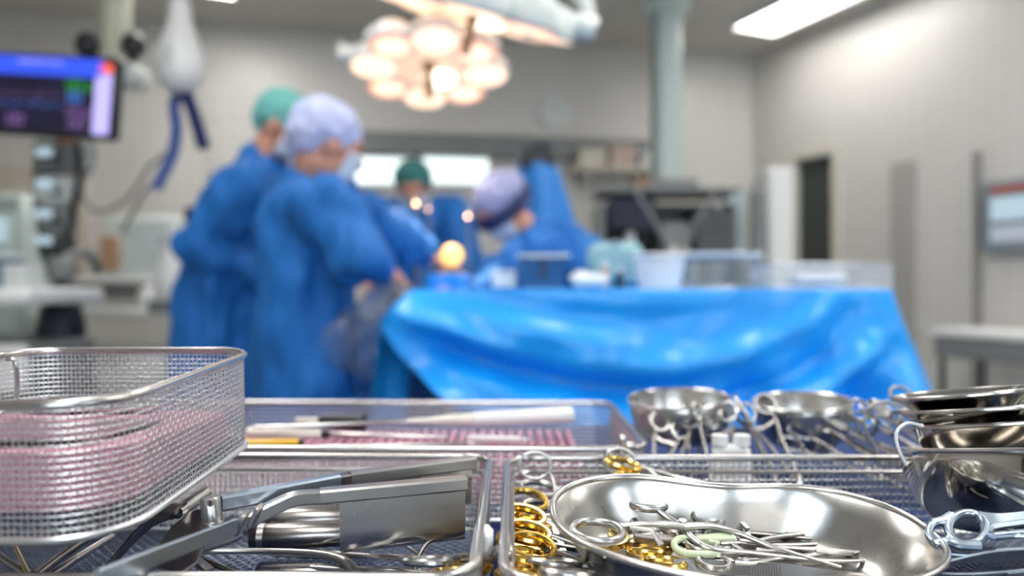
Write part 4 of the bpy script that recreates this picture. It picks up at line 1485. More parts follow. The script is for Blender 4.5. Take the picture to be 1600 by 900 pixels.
# drape: top sheet and four hanging sides; the front side falls in swags between its two upper corners
HEM = 0.62


def drape_pt(s, v):
    """s runs round the table edge (front, right, back, left), v from the top edge down"""
    per = [TW, TD, TW, TD]
    tot = sum(per)
    d = s * tot
    k = 0
    while k < 3 and d > per[k]:
        d -= per[k]; k += 1
    f = d / per[k]
    hw, hd = TW / 2, TD / 2
    if k == 0: b, n = V(-hw + TW * f, -hd, 0), V(0, -1, 0)
    elif k == 1: b, n = V(hw, -hd + TD * f, 0), V(1, 0, 0)
    elif k == 2: b, n = V(hw - TW * f, hd, 0), V(0, 1, 0)
    else: b, n = V(-hw, hd - TD * f, 0), V(-1, 0, 0)
    e = min(f, 1 - f) * per[k]
    cr = max(0.0, 1 - e / 0.10)                     # near a corner
    drop = HEM
    amp = min(1.0, v * 2.2)
    if k == 0:
        x = b.x
        # hem swoops up to the left corner
        u = f
        drop = 0.075 + 0.545 * min(1.0, (u / 0.46)) ** 0.62 if u < 0.46 else HEM
        z = -drop * v
        xm = -0.12                                   # lowest line of the swags
        q = z + 0.045 - 0.34 * ((x - xm) / hw) ** 2 * 0.62
        sw = 0.046 * math.sin(q * 34 + 1.6 * math.sin(x * 5.0)) + 0.014 * math.sin(q * 74 + 3 * x + 1.0) + 0.010 * math.sin(q * 25 - x * 30)
        dg = 0.018 * math.sin((x * 0.75 + z * 0.95) * 31 + 0.8) * max(0, (u - 0.40) / 0.6)
        out = amp * (0.030 + sw * (1 - 0.7 * cr) + dg) + 0.035 * v
    else:
        z = -drop * v
        out = amp * (0.02 + 0.03 * math.sin(d * 22 + k) + 0.012 * math.sin(d * 51 + 2 * k)) + 0.06 * v
    c2_ = cr * 0.045 * v
    m = V(b.x, b.y, 0).normalized()
    return b + n * (out) + V(math.copysign(1, b.x) * c2_ * 1.3, math.copysign(1, b.y) * c2_, 0) + V(0, 0, TZ + z)


mb = MB()
NS, NV = 420, 56
def dfn(u, w):
    if w < 0.25:
        k = w / 0.25
        q = drape_pt(u, 0.0)
        n_ = 0.004 * noise.noise(V(q.x * 9, q.y * 9, 3)) * (1 - k)
        return V(q.x * k, q.y * k, TZ + n_ + 0.0005)
    v = (w - 0.25) / 0.75
    q = drape_pt(u, v)
    r = 0.012
    if v < 0.04:
        q.z = TZ - r * (v / 0.04) ** 2
    return q
mb.grid(dfn, NS, NV, closed_u=True)
dr = mb.build('table_drape', 'drape', None, autosmooth=180)
dr.location = (TC.x, TC.y, 0)
tag(dr, 'glossy bright blue drape hanging in swags over the second instrument table', 'drape')
ZT = TZ + 0.003

# things standing on that table
def on_table(name, lab, cat, px, Y, group=None):
    return thing(name, lab, cat, loc=(P(px, 0, Y).x, Y, ZT), group=group)


def pail(t, r0, r1, h, m, rimm=None, segs=36):
    tt = 0.003
    MB().lathe([(0, 0), (r0, 0), (r1, h), (r1 + 0.004, h), (r1 + 0.004, h + 0.003), (r1 - tt, h + 0.003), (r0 - tt, tt), (0, tt)], segs).build('bucket_wall', m, t, autosmooth=50)
    MB().tube([V((r1 + 0.002) * math.cos(2 * PI * k / segs), (r1 + 0.002) * math.sin(2 * PI * k / segs), h) for k in range(segs)], 0.005, 8, closed=True, up=(0, 0, 1)).build('rim', rimm or m, t)


k2 = 2.0 / FPX
t = on_table('bowl', 'white plastic tub in the middle of the blue draped table', 'tub', 1030, 2.0)
pail(t, 0.056, 0.070, 50 * k2, 'white')
t = on_table('basin', 'dark blue square-sided bin with a pale rim on the blue table', 'bin', 848, 2.02)
bx = MB()
for s in (-1, 1):
    bx.add([V(s * 0.052, -0.05, 0), V(s * 0.052, 0.05, 0), V(s * 0.066, 0.06, 0.085), V(s * 0.066, -0.06, 0.085)], [(0, 1, 2, 3)])
    bx.add([V(-0.052, s * 0.05, 0), V(0.052, s * 0.05, 0), V(0.066, s * 0.06, 0.085), V(-0.066, s * 0.06, 0.085)], [(0, 1, 2, 3)])
bx.add([V(-0.052, -0.05, 0), V(0.052, -0.05, 0), V(0.052, 0.05, 0), V(-0.052, 0.05, 0)], [(0, 1, 2, 3)])
bo = bx.build('bin_wall', 'bluebin', t, flat=True)
sd_ = bo.modifiers.new('solid', 'SOLIDIFY'); sd_.thickness = 0.003
MB().tube([V(x, y, 0.086) for x, y in rrect(0.067, 0.061, 0.012, 4)], 0.0045, 8, closed=True).build('rim', 'pale', t)
MB().box((0.0, -0.058, 0.05), (0.012, 0.006, 0.05), bev=0.002).build('latch', 'dark', t)
t = on_table('swab_box', 'small white box left of the dark blue bin', 'box', 788, 2.06)
MB().box((0, 0, 0.022), (0.07, 0.06, 0.044), bev=0.006).build('box_body', 'white', t)
MB().box((0, 0, 0.046), (0.072, 0.062, 0.006), bev=0.002).build('lid', 'white', t)
# wire basket on the right end
wb = wire_basket('wire_basket', 'pale wire basket at the right end of the blue draped table', 0.325, 0.20, 0.062, Matrix.Translation((P(1278, 0, 2.05).x, 2.05, ZT + 0.002)), pitch=0.0125, r=0.0011, corner=0.02, rim_r=0.0035, double=False)
t = on_table('dressing_pack', 'white dressing pack inside the pale wire basket', 'pack', 1278, 2.00)
t.location.z = ZT + 0.0065
pk = MB().box((0, 0, 0.020), (0.135, 0.07, 0.038), bev=0.012).build('wrapped_body', 'white', t)
MB().box((0.0, 0.0, 0.0398), (0.06, 0.05, 0.0012), bev=0.0004).build('paper_flap', 'mask', t)
t = on_table('instrument_tray', 'shallow pale tray left of the wire basket, behind the white tub', 'tray', 1128, 2.17)
MB().box((0, 0, 0.045), (0.20, 0.12, 0.090), bev=0.01).build('tray_box', 'clear', t)
MB().box((0, 0, 0.096), (0.21, 0.13, 0.012), bev=0.004).build('lid', 'mask', t)
for k, (px, h, r, mm, lab) in enumerate(((905, 0.050, 0.018, 'pale', 'short pale cup right of the dark blue bin'), (945, 0.062, 0.014, 'brown', 'slim brownish vial left of the white tub'),
                                    (968, 0.050, 0.012, 'dark', 'small dark bottle just left of the white tub'))):
    t = on_table('medicine_bottle' if k else 'medicine_cup', lab, 'bottle' if k else 'cup', px, 2.06)
    MB().lathe([(0, 0), (r, 0), (r, h * 0.7), (r * 0.6, h * 0.82), (r * 0.6, h), (0, h)] if k else [(0, 0), (r * .8, 0), (r, h), (r - .002, h), (r * .8 - .002, .002), (0, .002)], 20).build('bottle_body' if k else 'cup_body', mm, t)
    MB().cyl((0, 0, h * 0.93), (0, 0, h + 0.010), r * 0.72, 16).build('stopper' if k else 'cup_rim', 'white', t) if k else None
mb = MB()
yy = 1.98
mb.capsule(V(P(900, 0, yy).x, yy, ZT + 0.022), V(P(945, 0, yy).x, yy + 0.02, ZT + 0.020), 0.018, 0.016)
mb.capsule(V(P(905, 0, yy).x, yy + 0.03, ZT + 0.024), V(P(930, 0, yy).x, yy + 0.05, ZT + 0.022), 0.020, 0.018)
o = blob('gauze_bundle', mb, 'white', None, voxel=0.005, smooth_it=3, folds=0.006, fs=(50, 50, 50))
tag(o, 'crumpled white gauze bundle right of the dark blue bin', 'gauze')
# pale blue wrapped parcel behind
t = on_table('wrapped_parcel', 'pale blue-green wrapped parcel at the back of the blue table', 'parcel', 960, 2.21)
MB().box((0, 0, 0.07), (0.16, 0.10, 0.13), bev=0.02).build('parcel_body', mat('pale_teal_wrap', (0.30, 0.50, 0.55), 0.7), t)
MB().box((0, 0, 0.137), (0.03, 0.102, 0.004), bev=0.001).build('tape', 'mask', t)
# flat folded cloths at the left end of the table
for k, (px, w, mm, lab) in enumerate(((700, 0.12, 'drape', 'folded bright blue cloth at the left end of the blue table'), (935, 0.10, mat('cyan_cloth', (0.05, 0.45, 0.75), 0.6), 'folded cyan cloth behind the white gauze'))):
    t = on_table('folded_cloth', lab, 'cloth', px, 2.14 if k == 0 else 2.16)
    for j in range(3):
        MB().box((0.003 * j, 0, 0.008 + 0.013 * j), (w, 0.11 - 0.004 * j, 0.012), bev=0.005).build('fold', mm, t)

# ------------------------------------------------------------------ foreground table
t = thing('instrument_table', 'instrument table under the royal blue cloth in the foreground', 'table', loc=(0.0, 0.68, 0))
MB().box((0, 0, 0.862), (1.10, 0.68, 0.03), bev=0.006).build('tabletop', 'satin', t)
for sx in (-1, 1):
    for sy in (-1, 1):
        MB().cyl((sx * 0.49, sy * 0.29, 0.0), (sx * 0.49, sy * 0.29, 0.85), 0.02, 14).build('leg', 'satin', t)
def tcl(u, w):
    a = 2 * PI * u
    ca, sa = math.cos(a), math.sin(a)
    x = 0.625 * math.copysign(abs(ca) ** 0.18, ca); y = 0.405 * math.copysign(abs(sa) ** 0.18, sa)
    if w < 0.5:
        k = w / 0.5
        return V(x * k, y * k, 0.8795 + 0.0008 * noise.noise(V(x * k * 30, y * k * 30, 0)))
    k = (w - 0.5) / 0.5
    fo = 0.02 * k * math.sin(a * 21 + math.sin(5 * a))
    return V(x * (1 + 0.03 * k) + ca * fo, y * (1 + 0.05 * k) + sa * fo, 0.8795 - 0.36 * k)
cl = MB().grid(tcl, 200, 44, closed_u=True).build('table_cloth', 'cloth', None, autosmooth=180)
cl.location = (0.0, 0.68, 0)
tag(cl, 'royal blue sterile cloth on the foreground instrument table', 'cloth')
ZC = 0.8815

# ------------------------------------------------------------------ trays and basket
tray1 = wire_basket('wire_tray', 'woven steel instrument tray at the front left, holding the large retractor', 0.48, 0.25, 0.0595,
                    Matrix.Translation((-0.258, 0.4725, ZC + 0.0022)), pitch=0.0042, r=0.0006)
tray2 = wire_basket('wire_tray', 'woven steel instrument tray at the front right, holding the kidney dish', 0.48, 0.25, 0.0595,
                    Matrix.Translation((0.2365, 0.4660, ZC + 0.0022)), pitch=0.0050, r=0.00072)
tray3 = wire_basket('wire_tray', 'woven steel instrument tray at the back, lined with pink silicone', 0.48, 0.25, 0.0605,
                    Matrix.Translation((-0.125, 0.747, ZC + 0.0022)), pitch=0.0042, r=0.0006, double=False)
for q in (tray1, tray2, tray3):
    q['category'] = 'tray'
# drop handle of the front right tray and a white tag between the trays
hd = MB()
hx = tray2.location
L2 = lambda px, py, Y: P(px, py, Y) - hx
hd.tube(smooth([L2(776, 856, 0.405), L2(779, 868, 0.400), L2(790, 868, 0.398), L2(796, 858, 0.400), L2(794, 845, 0.41)], 5), 0.0020, 8)
hd.build('drop_handle', 'steel', tray2)
o = MB().box((0, 0, 0.0), (0.010, 0.016, 0.014), bev=0.003)
o = o.build('corner_clip', 'white', tray2, label='white plastic clip')
o.location = L2(757, 843, 0.415)
# basket on top of tray 1
fb, bb = P(170, 850, 0.352), P(388, 691, 0.545)
slope = math.atan2(bb.z - fb.z, 0.195)
BW, BD = 0.175, 0.203
bm = Matrix.Translation((-0.1895 - BW / 2, 0.348, 0.9605)) @ Matrix.Rotation(slope, 4, 'X') @ Matrix.Translation((0, BD / 2, 0))
basket = wire_basket('wire_basket', 'deep woven steel basket with a pink pad, resting on the front left tray', BW, BD, 0.0645, bm,
                     pitch=0.0031, r=0.00040, corner=0.036, rim_r=0.0024, double=False)
basket['category'] = 'basket'
BL = basket.matrix_world.copy() if False else bm
hb = MB()
hb.tube(smooth([V(-BW / 2 + 0.012, BD / 2 - 0.035, 0.063), V(-BW / 2 + 0.018, BD / 2 - 0.035, 0.060), V(-BW / 2 + 0.018, BD / 2 - 0.036, 0.035), V(-BW / 2 + 0.016, BD / 2 - 0.06, 0.026)], 5), 0.0016, 8)
hb.build('drop_handle', 'steel', basket)
def inb(name, lab, cat, mw=None):
    return thing(name, lab, cat, mw=bm @ (mw or Matrix.Identity(4)))
t = inb('foam_pad', 'thick pink foam pad lying in the deep wire basket', 'pad', Matrix.Translation((0, 0.004, 0.0016)))
fbm = MB().prism([(x, y) for x, y in rrect(BW / 2 - 0.009, BD / 2 - 0.014, 0.034, 6)], 0.0055, 1.0)
PADZ = lambda y: 0.037 - 0.018 * (y + BD / 2) / BD
fbm.v = [(x, y, PADZ(y) if z > 0.5 else z) for x, y, z in fbm.v]
fbm.build('foam_block', 'pink_pad', t, flat=True)
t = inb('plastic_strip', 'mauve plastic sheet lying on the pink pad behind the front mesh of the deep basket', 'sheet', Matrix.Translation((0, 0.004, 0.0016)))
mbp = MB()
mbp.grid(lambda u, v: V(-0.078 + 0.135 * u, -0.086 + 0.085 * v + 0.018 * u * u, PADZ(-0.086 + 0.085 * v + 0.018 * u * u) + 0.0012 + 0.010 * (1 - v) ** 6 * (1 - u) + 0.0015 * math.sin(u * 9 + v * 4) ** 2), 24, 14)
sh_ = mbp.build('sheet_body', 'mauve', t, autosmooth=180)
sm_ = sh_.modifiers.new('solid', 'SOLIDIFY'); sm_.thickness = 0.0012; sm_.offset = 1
t = inb('tweezers', 'pair of tweezers lying high inside the deep basket', 'tweezers')
tz = make_tweezers('tweezers', 'steel tweezers lying on the pink pad inside the deep basket', 0.13, 'steel', 0.008)
bpy.data.objects.remove(t)
tz.matrix_world = bm @ frame((-0.07, 0.04, 0.0365), (0.055, 0.055, 0.0345), (0, 0, 1), PI / 2 * 0)
t = inb('steel_plate', 'small pale steel plate lying on the pink pad at the back of the deep basket', 'plate', Matrix.Translation((-0.02, 0.076, 0.0265)))
MB().prism(rrect(0.045, 0.012, 0.010, 5), 0, 0.0014).build('plate_body', 'satin', t)

# ------------------------------------------------------------------ large retractor in tray 1
R0 = P(330, 835, 0.415)
t = thing('rib_retractor', 'large self-retaining steel retractor with a ratchet bar and a hanging blade, front left tray', 'retractor', loc=R0)
W_ = lambda px, py, Y: P(px, py, Y) - R0
MB().bar([W_(500, 775, 0.446), W_(728, 754, 0.472)], 0.0105, 0.0085).build('front_arm', 'satin', t)
MB().bar(smooth([W_(499, 776, 0.446), W_(462, 779, 0.440), W_(432, 791, 0.434), W_(400, 807, 0.428), W_(372, 820, 0.422)], 5), 0.0080, 0.0082).build('front_link', 'satin', t)
MB().box(W_(400, 806, 0.425), (0.0035, 0.011, 0.0130), Matrix.Rotation(0.40, 3, 'Y'), bev=0.001).build('link_collar', 'satin', t)
MB().box(W_(378, 817, 0.421), (0.0035, 0.011, 0.0130), Matrix.Rotation(0.40, 3, 'Y'), bev=0.001).build('link_collar', 'satin', t)
MB().bar([W_(372, 822, 0.424), W_(352, 832, 0.420), W_(316, 842, 0.414)], 0.0125, 0.0125).build('slide_block', 'satin', t)
rb = MB()
ra, rbp = W_(368, 822, 0.414), W_(150, 906, 0.318)
rb.bar([ra, rbp], 0.0028, 0.0085)
rbo = rb.build('ratchet_bar', 'blue_steel', t)
tk = MB()
for k in range(26):
    q = ra.lerp(rbp, 0.06 + k * 0.018)
    tk.box(q + V(0, 0.0018, 0), (0.0012, 0.0016, 0.0075), Matrix.Rotation(0.4, 3, 'Y'))
tk.build('ratchet_teeth', 'dark_steel', rbo, flat=True)
nb = MB().lathe([(0, -0.0085), (0.0066, -0.0085), (0.0066, -0.0070), (0.0058, -0.0065), (0.0058, 0.0055), (0.0050, 0.0070), (0, 0.0072)], 24, c=W_(330, 795, 0.422), rot=Matrix.Rotation(-0.10, 3, 'Y')).build('pivot_nut', 'satin', t)
sc_ = W_(329, 786, 0.4155)
so = MB().lathe([(0, 0.0), (0.0020, 0.0), (0.0020, 0.0008), (0, 0.0008)], 16, c=sc_, rot=Matrix.Rotation(PI / 2, 3, 'X')).build('pivot_screw', 'satin', nb)
MB().box(sc_ + V(0, -0.0009, 0), (0.0005, 0.0003, 0.0032)).build('screw_slot', 'dark', nb, flat=True)
MB().bar([W_(344, 786, 0.426), W_(440, 768, 0.450), W_(529, 751, 0.474)], 0.0085, 0.0088).build('back_link', 'blue_steel', t)
MB().bar([W_(527, 751, 0.474), W_(549, 747, 0.480)], 0.0080, 0.0072).build('arm_joint', 'dark_steel', t)
MB().bar([W_(547, 747, 0.480), W_(741, 722, 0.520)], 0.0100, 0.0085).build('back_arm', 'satin', t)
for a, b in (((728, 754, 0.472), (733, 753.5, 0.4725)), ((741, 722, 0.520), (746, 721, 0.521))):
    pa, pb = W_(*a), W_(*b)
    MB().bar([pa, pa.lerp(pb, 0.12)], 0.0078, 0.0062).build('arm_end', 'dark', t, flat=True)


def blade(a, b, depth, out, name='retractor_blade', bend=0.011):
    """sheet hanging under an arm from a to b, its lower lip bent by OUT"""
    mb = MB()
    a, b, out = Vector(a), Vector(b), Vector(out).normalized()
    prof = [(0.0, 0.0), (0.0, -0.35), (0.0, -0.62), (0.04, -0.75), (0.20, -0.87), (0.52, -0.96), (0.9, -1.0)]
    for th in (0, 1):
        mb.grid(lambda u, v: (a.lerp(b, u) + out * (bend * lerp_list([p[0] for p in prof], 50)[min(49, int(v * 49.99))] + (0.0011 * th - .0005))
                              + V(0, 0, depth * lerp_list([p[1] for p in prof], 50)[min(49, int(v * 49.99))] - 0.0005 * th * v)), 14, 26)
    n1 = 14 * 26
    # close the edges
    idx = lambda i, j, th: th * n1 + j * 14 + i
    for j in range(25):
        for i in (0, 13):
            mb.f.append((idx(i, j, 0), idx(i, j + 1, 0), idx(i, j + 1, 1), idx(i, j, 1))); mb.mi.append(0)
    for i in range(13):
        for j in (0, 25):
            mb.f.append((idx(i, j, 0), idx(i + 1, j, 0), idx(i + 1, j, 1), idx(i, j, 1))); mb.mi.append(0)
    return mb.build(name, M['brushed'], t, autosmooth=60)


blade(W_(531, 778, 0.448), W_(727, 760, 0.471), 0.0375, (-0.1, 1, 0), bend=0.014)
blade(W_(560, 752, 0.484), W_(737, 728, 0.521), 0.0290, (-0.1, 1, 0))
# flat fan-shaped plate and bent lever under the ratchet bar
F0 = P(285, 845, 0.45)
t = thing('spatula_retractor', 'leaf-shaped grey steel spatula under the ratchet bar', 'retractor', loc=F0)
W_f = lambda px, py, Y: P(px, py, Y) - F0
leaf = [(238, 886), (246, 858), (266, 828), (296, 804), (318, 798), (326, 815), (322, 850), (306, 882), (276, 902)]
mb = MB()
lo_ = [W_f(x, y, 0.455 + (845 - y) * 0.00045) for x, y in leaf]
n_l = len(lo_)
mb.add(lo_ + [q + V(0, 0.001, 0.0016) for q in lo_], [tuple(range(n_l)), tuple(range(2 * n_l - 1, n_l - 1, -1))] + [(i, (i + 1) % n_l, n_l + (i + 1) % n_l, n_l + i) for i in range(n_l)])
mb.build('leaf_blade', 'satin', t, flat=True)
MB().bar([W_f(300, 870, 0.452), W_f(328, 893, 0.44)], 0.006, 0.003).build('stem', 'satin', t)
B0 = P(275, 803, 0.47)
t = thing('bent_retractor', 'bent strip retractor with a short steel tube end, behind the pivot nut', 'retractor', loc=B0)
W_b = lambda px, py, Y: P(px, py, Y) - B0
MB().tube([W_b(276, 801, 0.468), W_b(322, 770, 0.500)], 0.0044, 16).build('tube_end', 'satin', t)
MB().bar(smooth([W_b(282, 797, 0.470), W_b(266, 800, 0.462), W_b(240, 812, 0.455), W_b(205, 845, 0.445), W_b(160, 897, 0.43)], 6), 0.0016, 0.014, up=(0.5, -0.3, 0.8)).build('strip', 'dark_steel', t)
# tubes behind the blade
for k, (lab, y0, r_, Yt) in enumerate((('dark steel tube lying behind the hanging blade, nearer the camera', 836, 0.0085, 0.507), ('dark steel tube lying behind the hanging blade, farther back', 812, 0.0095, 0.531))):
    a, b = P(392, y0 + 3, Yt), P(545, y0 - 2, Yt + 0.006)
    t = thing('steel_tube', lab, 'tube', loc=a)
    d = b - a
    nrm = d.normalized()
    pr = MB()
    pr.tube([V(0, 0, 0), nrm * 0.002, d * 0.5, d - nrm * 0.002, d], [r_ * .9, r_, r_, r_, r_ * .9], 24)
    pr.build('barrel', 'dark_steel', t)
    MB().tube([d * 0.08, d * 0.08 + nrm * 0.004], r_ * 1.05, 24).build('collar', 'satin', t)
    MB().tube([d, d + nrm * 0.010], [r_ * .6, r_ * .5], 18).build('nozzle', 'dark_steel', t)
def rod(name, lab, cat, pts, r, m='satin', sides=10, n=6):
    p = smooth([P(*q) for q in pts], n)
    o = thing(name, lab, cat, loc=p[0])
    MB().tube([q - p[0] for q in p], r, sides).build('shaft', m, o)
    MB().ellipsoid((0, 0, 0), (r[0] * 1.3,) * 3 if isinstance(r, (list, tuple)) else (r * 1.3,) * 3, seg=10, rings=8).build('tip', m, o)
    return o
rod('hook_retractor', 'thick curved steel hook running along the floor of the front left tray', 'hook', [(308, 862, 0.470), (380, 861, 0.475), (450, 862, 0.474), (508, 867, 0.468), (540, 879, 0.460), (556, 896, 0.447)], [0.0017, 0.0018, 0.0020, 0.0024, 0.0034, 0.0036], 'satin')
rod('probe', 'thin dark steel probe crossing under the ratchet bar', 'probe', [(283, 862, 0.473), (330, 880, 0.466), (372, 897, 0.458)], 0.0018, 'dark_steel')
rod('probe', 'dark steel rod pointing to the lower left corner under the deep basket', 'probe', [(52, 902, 0.438), (96, 868, 0.468), (150, 832, 0.50)], 0.0032, 'dark_steel')
rod('probe', 'brass-edged thin rod under the deep basket at the far left', 'probe', [(18, 842, 0.50), (30, 868, 0.475), (47, 902, 0.446)], 0.0016, mat('dull_brass', (0.45, 0.34, 0.16), 0.3, 1.0))
rod('probe', 'second dark steel rod under the deep basket, right of the first', 'probe', [(70, 905, 0.43), (110, 878, 0.452), (175, 838, 0.50)], 0.0024, 'satin')
rod('probe', 'dark rod at the far left edge under the basket', 'probe', [(-10, 862, 0.49), (14, 880, 0.475), (40, 897, 0.46)], 0.0026, 'dark_steel')
# scissors at the right end of tray 1
fc = make_forceps('scissors', 'steel scissors with open rings in the near right corner of the front left tray', 'scissors', L=0.150, spread=0.32, ring_r=0.0120, ratchet=False)
put(fc, P(712, 874, 0.458), P(420, 862, 0.52), roll=0.25)
fc = make_forceps('needle_holder', 'gold-ringed needle holder half hidden by the front left tray rim', 'needle holder', L=0.130, ring='gold')
put(fc, P(716, 892, 0.452), P(560, 890, 0.462), roll=0.15)
rod('wire_spring', 'thin curved steel spring strip arching over the scissors rings', 'spring', [(648, 893, 0.452), (655, 868, 0.458), (668, 848, 0.466), (690, 838, 0.472)], 0.0014, 'dark_steel')
rod('probe', 'thin probe under the lower lip of the hanging blade', 'probe', [(620, 840, 0.515), (652, 866, 0.49), (664, 876, 0.482)], 0.0010, 'satin')

# ------------------------------------------------------------------ kidney dish and its contents
ang_x, ang_y = math.radians(9.2), math.radians(3.4)
DH = 0.038
dc = P(1160, 816, 0.432)
DM = Matrix.Translation(dc) @ Matrix.Rotation(ang_y, 4, 'Y') @ Matrix.Rotation(ang_x, 4, 'X') @ Matrix.Translation((0, 0, -DH))
dish = kidney_dish('kidney_dish', 'large steel kidney dish full of forceps in the front right tray', 0.1115, 0.066, DH, DM)
DI = DM.inverted()
DR = DM.to_3x3()
UPD = DR @ V(0, 0, 1)


def D(px, py, h):
    """point above the floor of the dish, h in the dish's own frame, seen at a photo pixel"""
    o = DI @ V(0, 0, CZ)
    d = (DI.to_3x3() @ (P(px, py, 1.0) - V(0, 0, CZ)))
    k = (h - o.z) / d.z
    return DM @ (o + d * k)


# crossed scissors on top
J = D(1066, 823, 0.020)
t = thing('scissors', 'large curved steel scissors on top of the pile in the kidney dish', 'scissors', loc=J)
for ring_c, ring_h, path, tip in (((934, 830), 0.026, [(968, 822, 0.026), (1000, 819, 0.025), (1030, 819, 0.023), (1066, 823, 0.0215)], [(1110, 822, 0.021), (1150, 832, 0.0185), (1215, 857, 0.0150), (1314, 886, 0.0085)]),
                                  ((1009, 782), 0.022, [(1028, 797, 0.021), (1045, 810, 0.020), (1066, 823, 0.0185)], [(1085, 843, 0.018), (1110, 857, 0.0170), (1170, 864, 0.014), (1300, 877, 0.0095), (1384, 872, 0.008)])):
    c = D(*ring_c, ring_h)
    rx, ry = 0.0148, 0.0125
    ex = DR @ V(1, 0, 0); ey = DR @ V(0, 1, 0)
    MB().tube([c + ex * rx * math.cos(a) + ey * ry * math.sin(a) - J for a in np.linspace(0, 2 * PI, 29)[:-1]], 0.0022, 10, closed=True, up=UPD, flat=1.2).build('finger_ring', 'satin', t)
    p1 = [D(*q) - J for q in path]
    e = c - J + (p1[0] - (c - J)).normalized() * 0.0125
    MB().tube(smooth([e] + p1, 6), [0.0020, 0.0022, 0.0024, 0.0030], 10, up=UPD, flat=0.75).build('shank', 'satin', t)
    p2 = smooth([p1[-1]] + [D(*q) - J for q in tip], 6)
    MB().tube(p2, [0.0030, 0.0024, 0.0022, 0.0019, 0.0012], 10, up=UPD, flat=0.8).build('blade', 'satin', t)
MB().cyl(UPD * -0.004, UPD * 0.0045, 0.0026, 14).build('pivot_screw', 'steel', t)
cq = D(985, 824, 0.026) - J
MB().bar([cq, cq + DR @ V(0.012, -0.004, 0.001), cq + DR @ V(0.017, -0.012, -0.004)], 0.0032, 0.0022).build('ratchet', 'satin', t)

def in_dish(name, lab, cat, a, b, **kw):
    pa, pb = D(*a), D(*b)
    roll = kw.pop('roll', 0.0)
    kw['L'] = (pb - pa).length
    o = make_forceps(name, lab, cat, **kw)
    put(o, pa, pb, UPD, roll)
    return o


in_dish('forceps', 'steel forceps in the dish with its ring standing just right of the large scissors', 'forceps', (1060, 797, 0.010), (1392, 838, 0.007), curve=-0.002, ring_r=0.0112, spread=0.03, roll=0.35)
in_dish('needle_holder', 'gold-ringed needle holder under the left ring of the large scissors', 'needle holder', (944, 815, 0.0135), (1345, 846, 0.006), ring='gold', ring_r=0.0118, joint=0.72, roll=0.12)
in_dish('needle_holder', 'gold-ringed needle holder at the near side of the dish', 'needle holder', (1030, 869, 0.0075), (1388, 866, 0.007), ring='gold', ring_r=0.0105, joint=0.60, roll=-0.25)
in_dish('forceps', 'slim steel forceps along the back of the pile in the dish', 'forceps', (1120, 826, 0.016), (1346, 829, 0.010), ring_r=0.008, thick=0.8, roll=0.2)
in_dish('forceps', 'slim dark steel forceps in the middle of the pile in the dish', 'forceps', (1072, 838, 0.0120), (1372, 850, 0.006), body='dark_steel', jaw='dark_steel', ring_r=0.008, thick=0.85)
in_dish('forceps', 'slim steel forceps near the front wall of the dish', 'forceps', (1110, 864, 0.0140), (1352, 862, 0.010), ring_r=0.0075, thick=0.8)
# black-handled tool and tweezers
a, b = D(990, 840, 0.0145), D(1180, 856, 0.0105)
t = thing('scalpel', 'dark flat scalpel handle under the large scissors in the dish', 'handle', mw=frame(a, b, UPD))
Ls = (b - a).length
MB().bar([V(0, 0, 0), V(Ls * .3, 0, 0), V(Ls * .8, 0, 0), V(Ls, 0, 0)], [0.004, 0.009, 0.008, 0.004], 0.004).build('handle_body', 'dark_steel', t)
gr = MB()
for k in range(8):
    gr.box((Ls * (0.45 + 0.035 * k), 0, 0.0021), (0.0012, 0.006, 0.0008))
gr.build('grip_ridges', 'dark', t, flat=True)
tz = make_tweezers('tweezers', 'steel tweezers with ridged grips along the near wall of the kidney dish', 0.118, 'steel', 0.0085, gap=0.005)
put(tz, D(1052, 884, 0.0085), D(1330, 897, 0.0065), UPD, 0.95)
tz = make_tweezers('tweezers', 'narrow steel tweezers lying at the right of the pile in the dish', 0.075, 'satin', 0.006, ridges=False, gap=0.004)
put(tz, D(1222, 846, 0.0060), D(1372, 842, 0.006), UPD, 0.3)
# mint-green plastic clip
C0 = D(1070, 852, 0.016)
t = thing('plastic_clamp', 'pale mint-green plastic clamp among the forceps in the dish', 'clamp', loc=C0)
pl = lambda *q: D(*q) - C0
MB().tube(smooth([pl(1124, 866, 0.014), pl(1085, 866, 0.015), pl(1062, 862, 0.016), pl(1053, 850, 0.016), pl(1062, 842, 0.016), pl(1080, 842, 0.016), pl(1092, 844, 0.016)], 6), 0.0020, 10, up=UPD, flat=1.2).build('loop', 'mint', t)
MB().bar([pl(1088, 844, 0.016), pl(1115, 842, 0.0155), pl(1142, 840, 0.015)], [0.004, 0.007, 0.008], 0.0045, up=UPD).build('tab', 'mint', t)
MB().bar([pl(1105, 846, 0.0155), pl(1122, 850, 0.014)], 0.004, 0.004, up=UPD).build('spur', 'mint', t)

# ------------------------------------------------------------------ gold-ringed needle holders left of the dish
ords = ['farthest', 'second farthest', 'third from the back', 'fourth from the back', 'fifth from the back', 'sixth from the back', 'second nearest', 'nearest']
rows = [(802, 0.526, 0.35), (814, 0.508, -0.2), (827, 0.490, 0.25), (840, 0.474, -0.30), (853, 0.458, 0.2), (866, 0.444, -0.25), (880, 0.430, 0.3), (894, 0.416, -0.2)]
proto = None
for k, (py, Y, rl) in enumerate(rows):
    lab = 'gold-ringed needle holder, %s in the pile left of the kidney dish' % ords[k]
    if proto is None:
        o = proto = make_forceps('needle_holder', lab, 'needle holder', L=0.150, ring='gold', body='satin', ring_r=0.0112, thick=1.1, group='gold-ringed needle holders left of the dish')
    else:
        o = copy_tree(proto)
        o['label'] = lab
    a = P(826 + 6 * math.sin(k * 2.3), py, Y)
    b = V(a.x + 0.148, Y - 0.008 + 0.006 * math.sin(k * 1.7), 0.8925 + 0.002 * (k % 2))
    put(o, a, b, roll=rl)
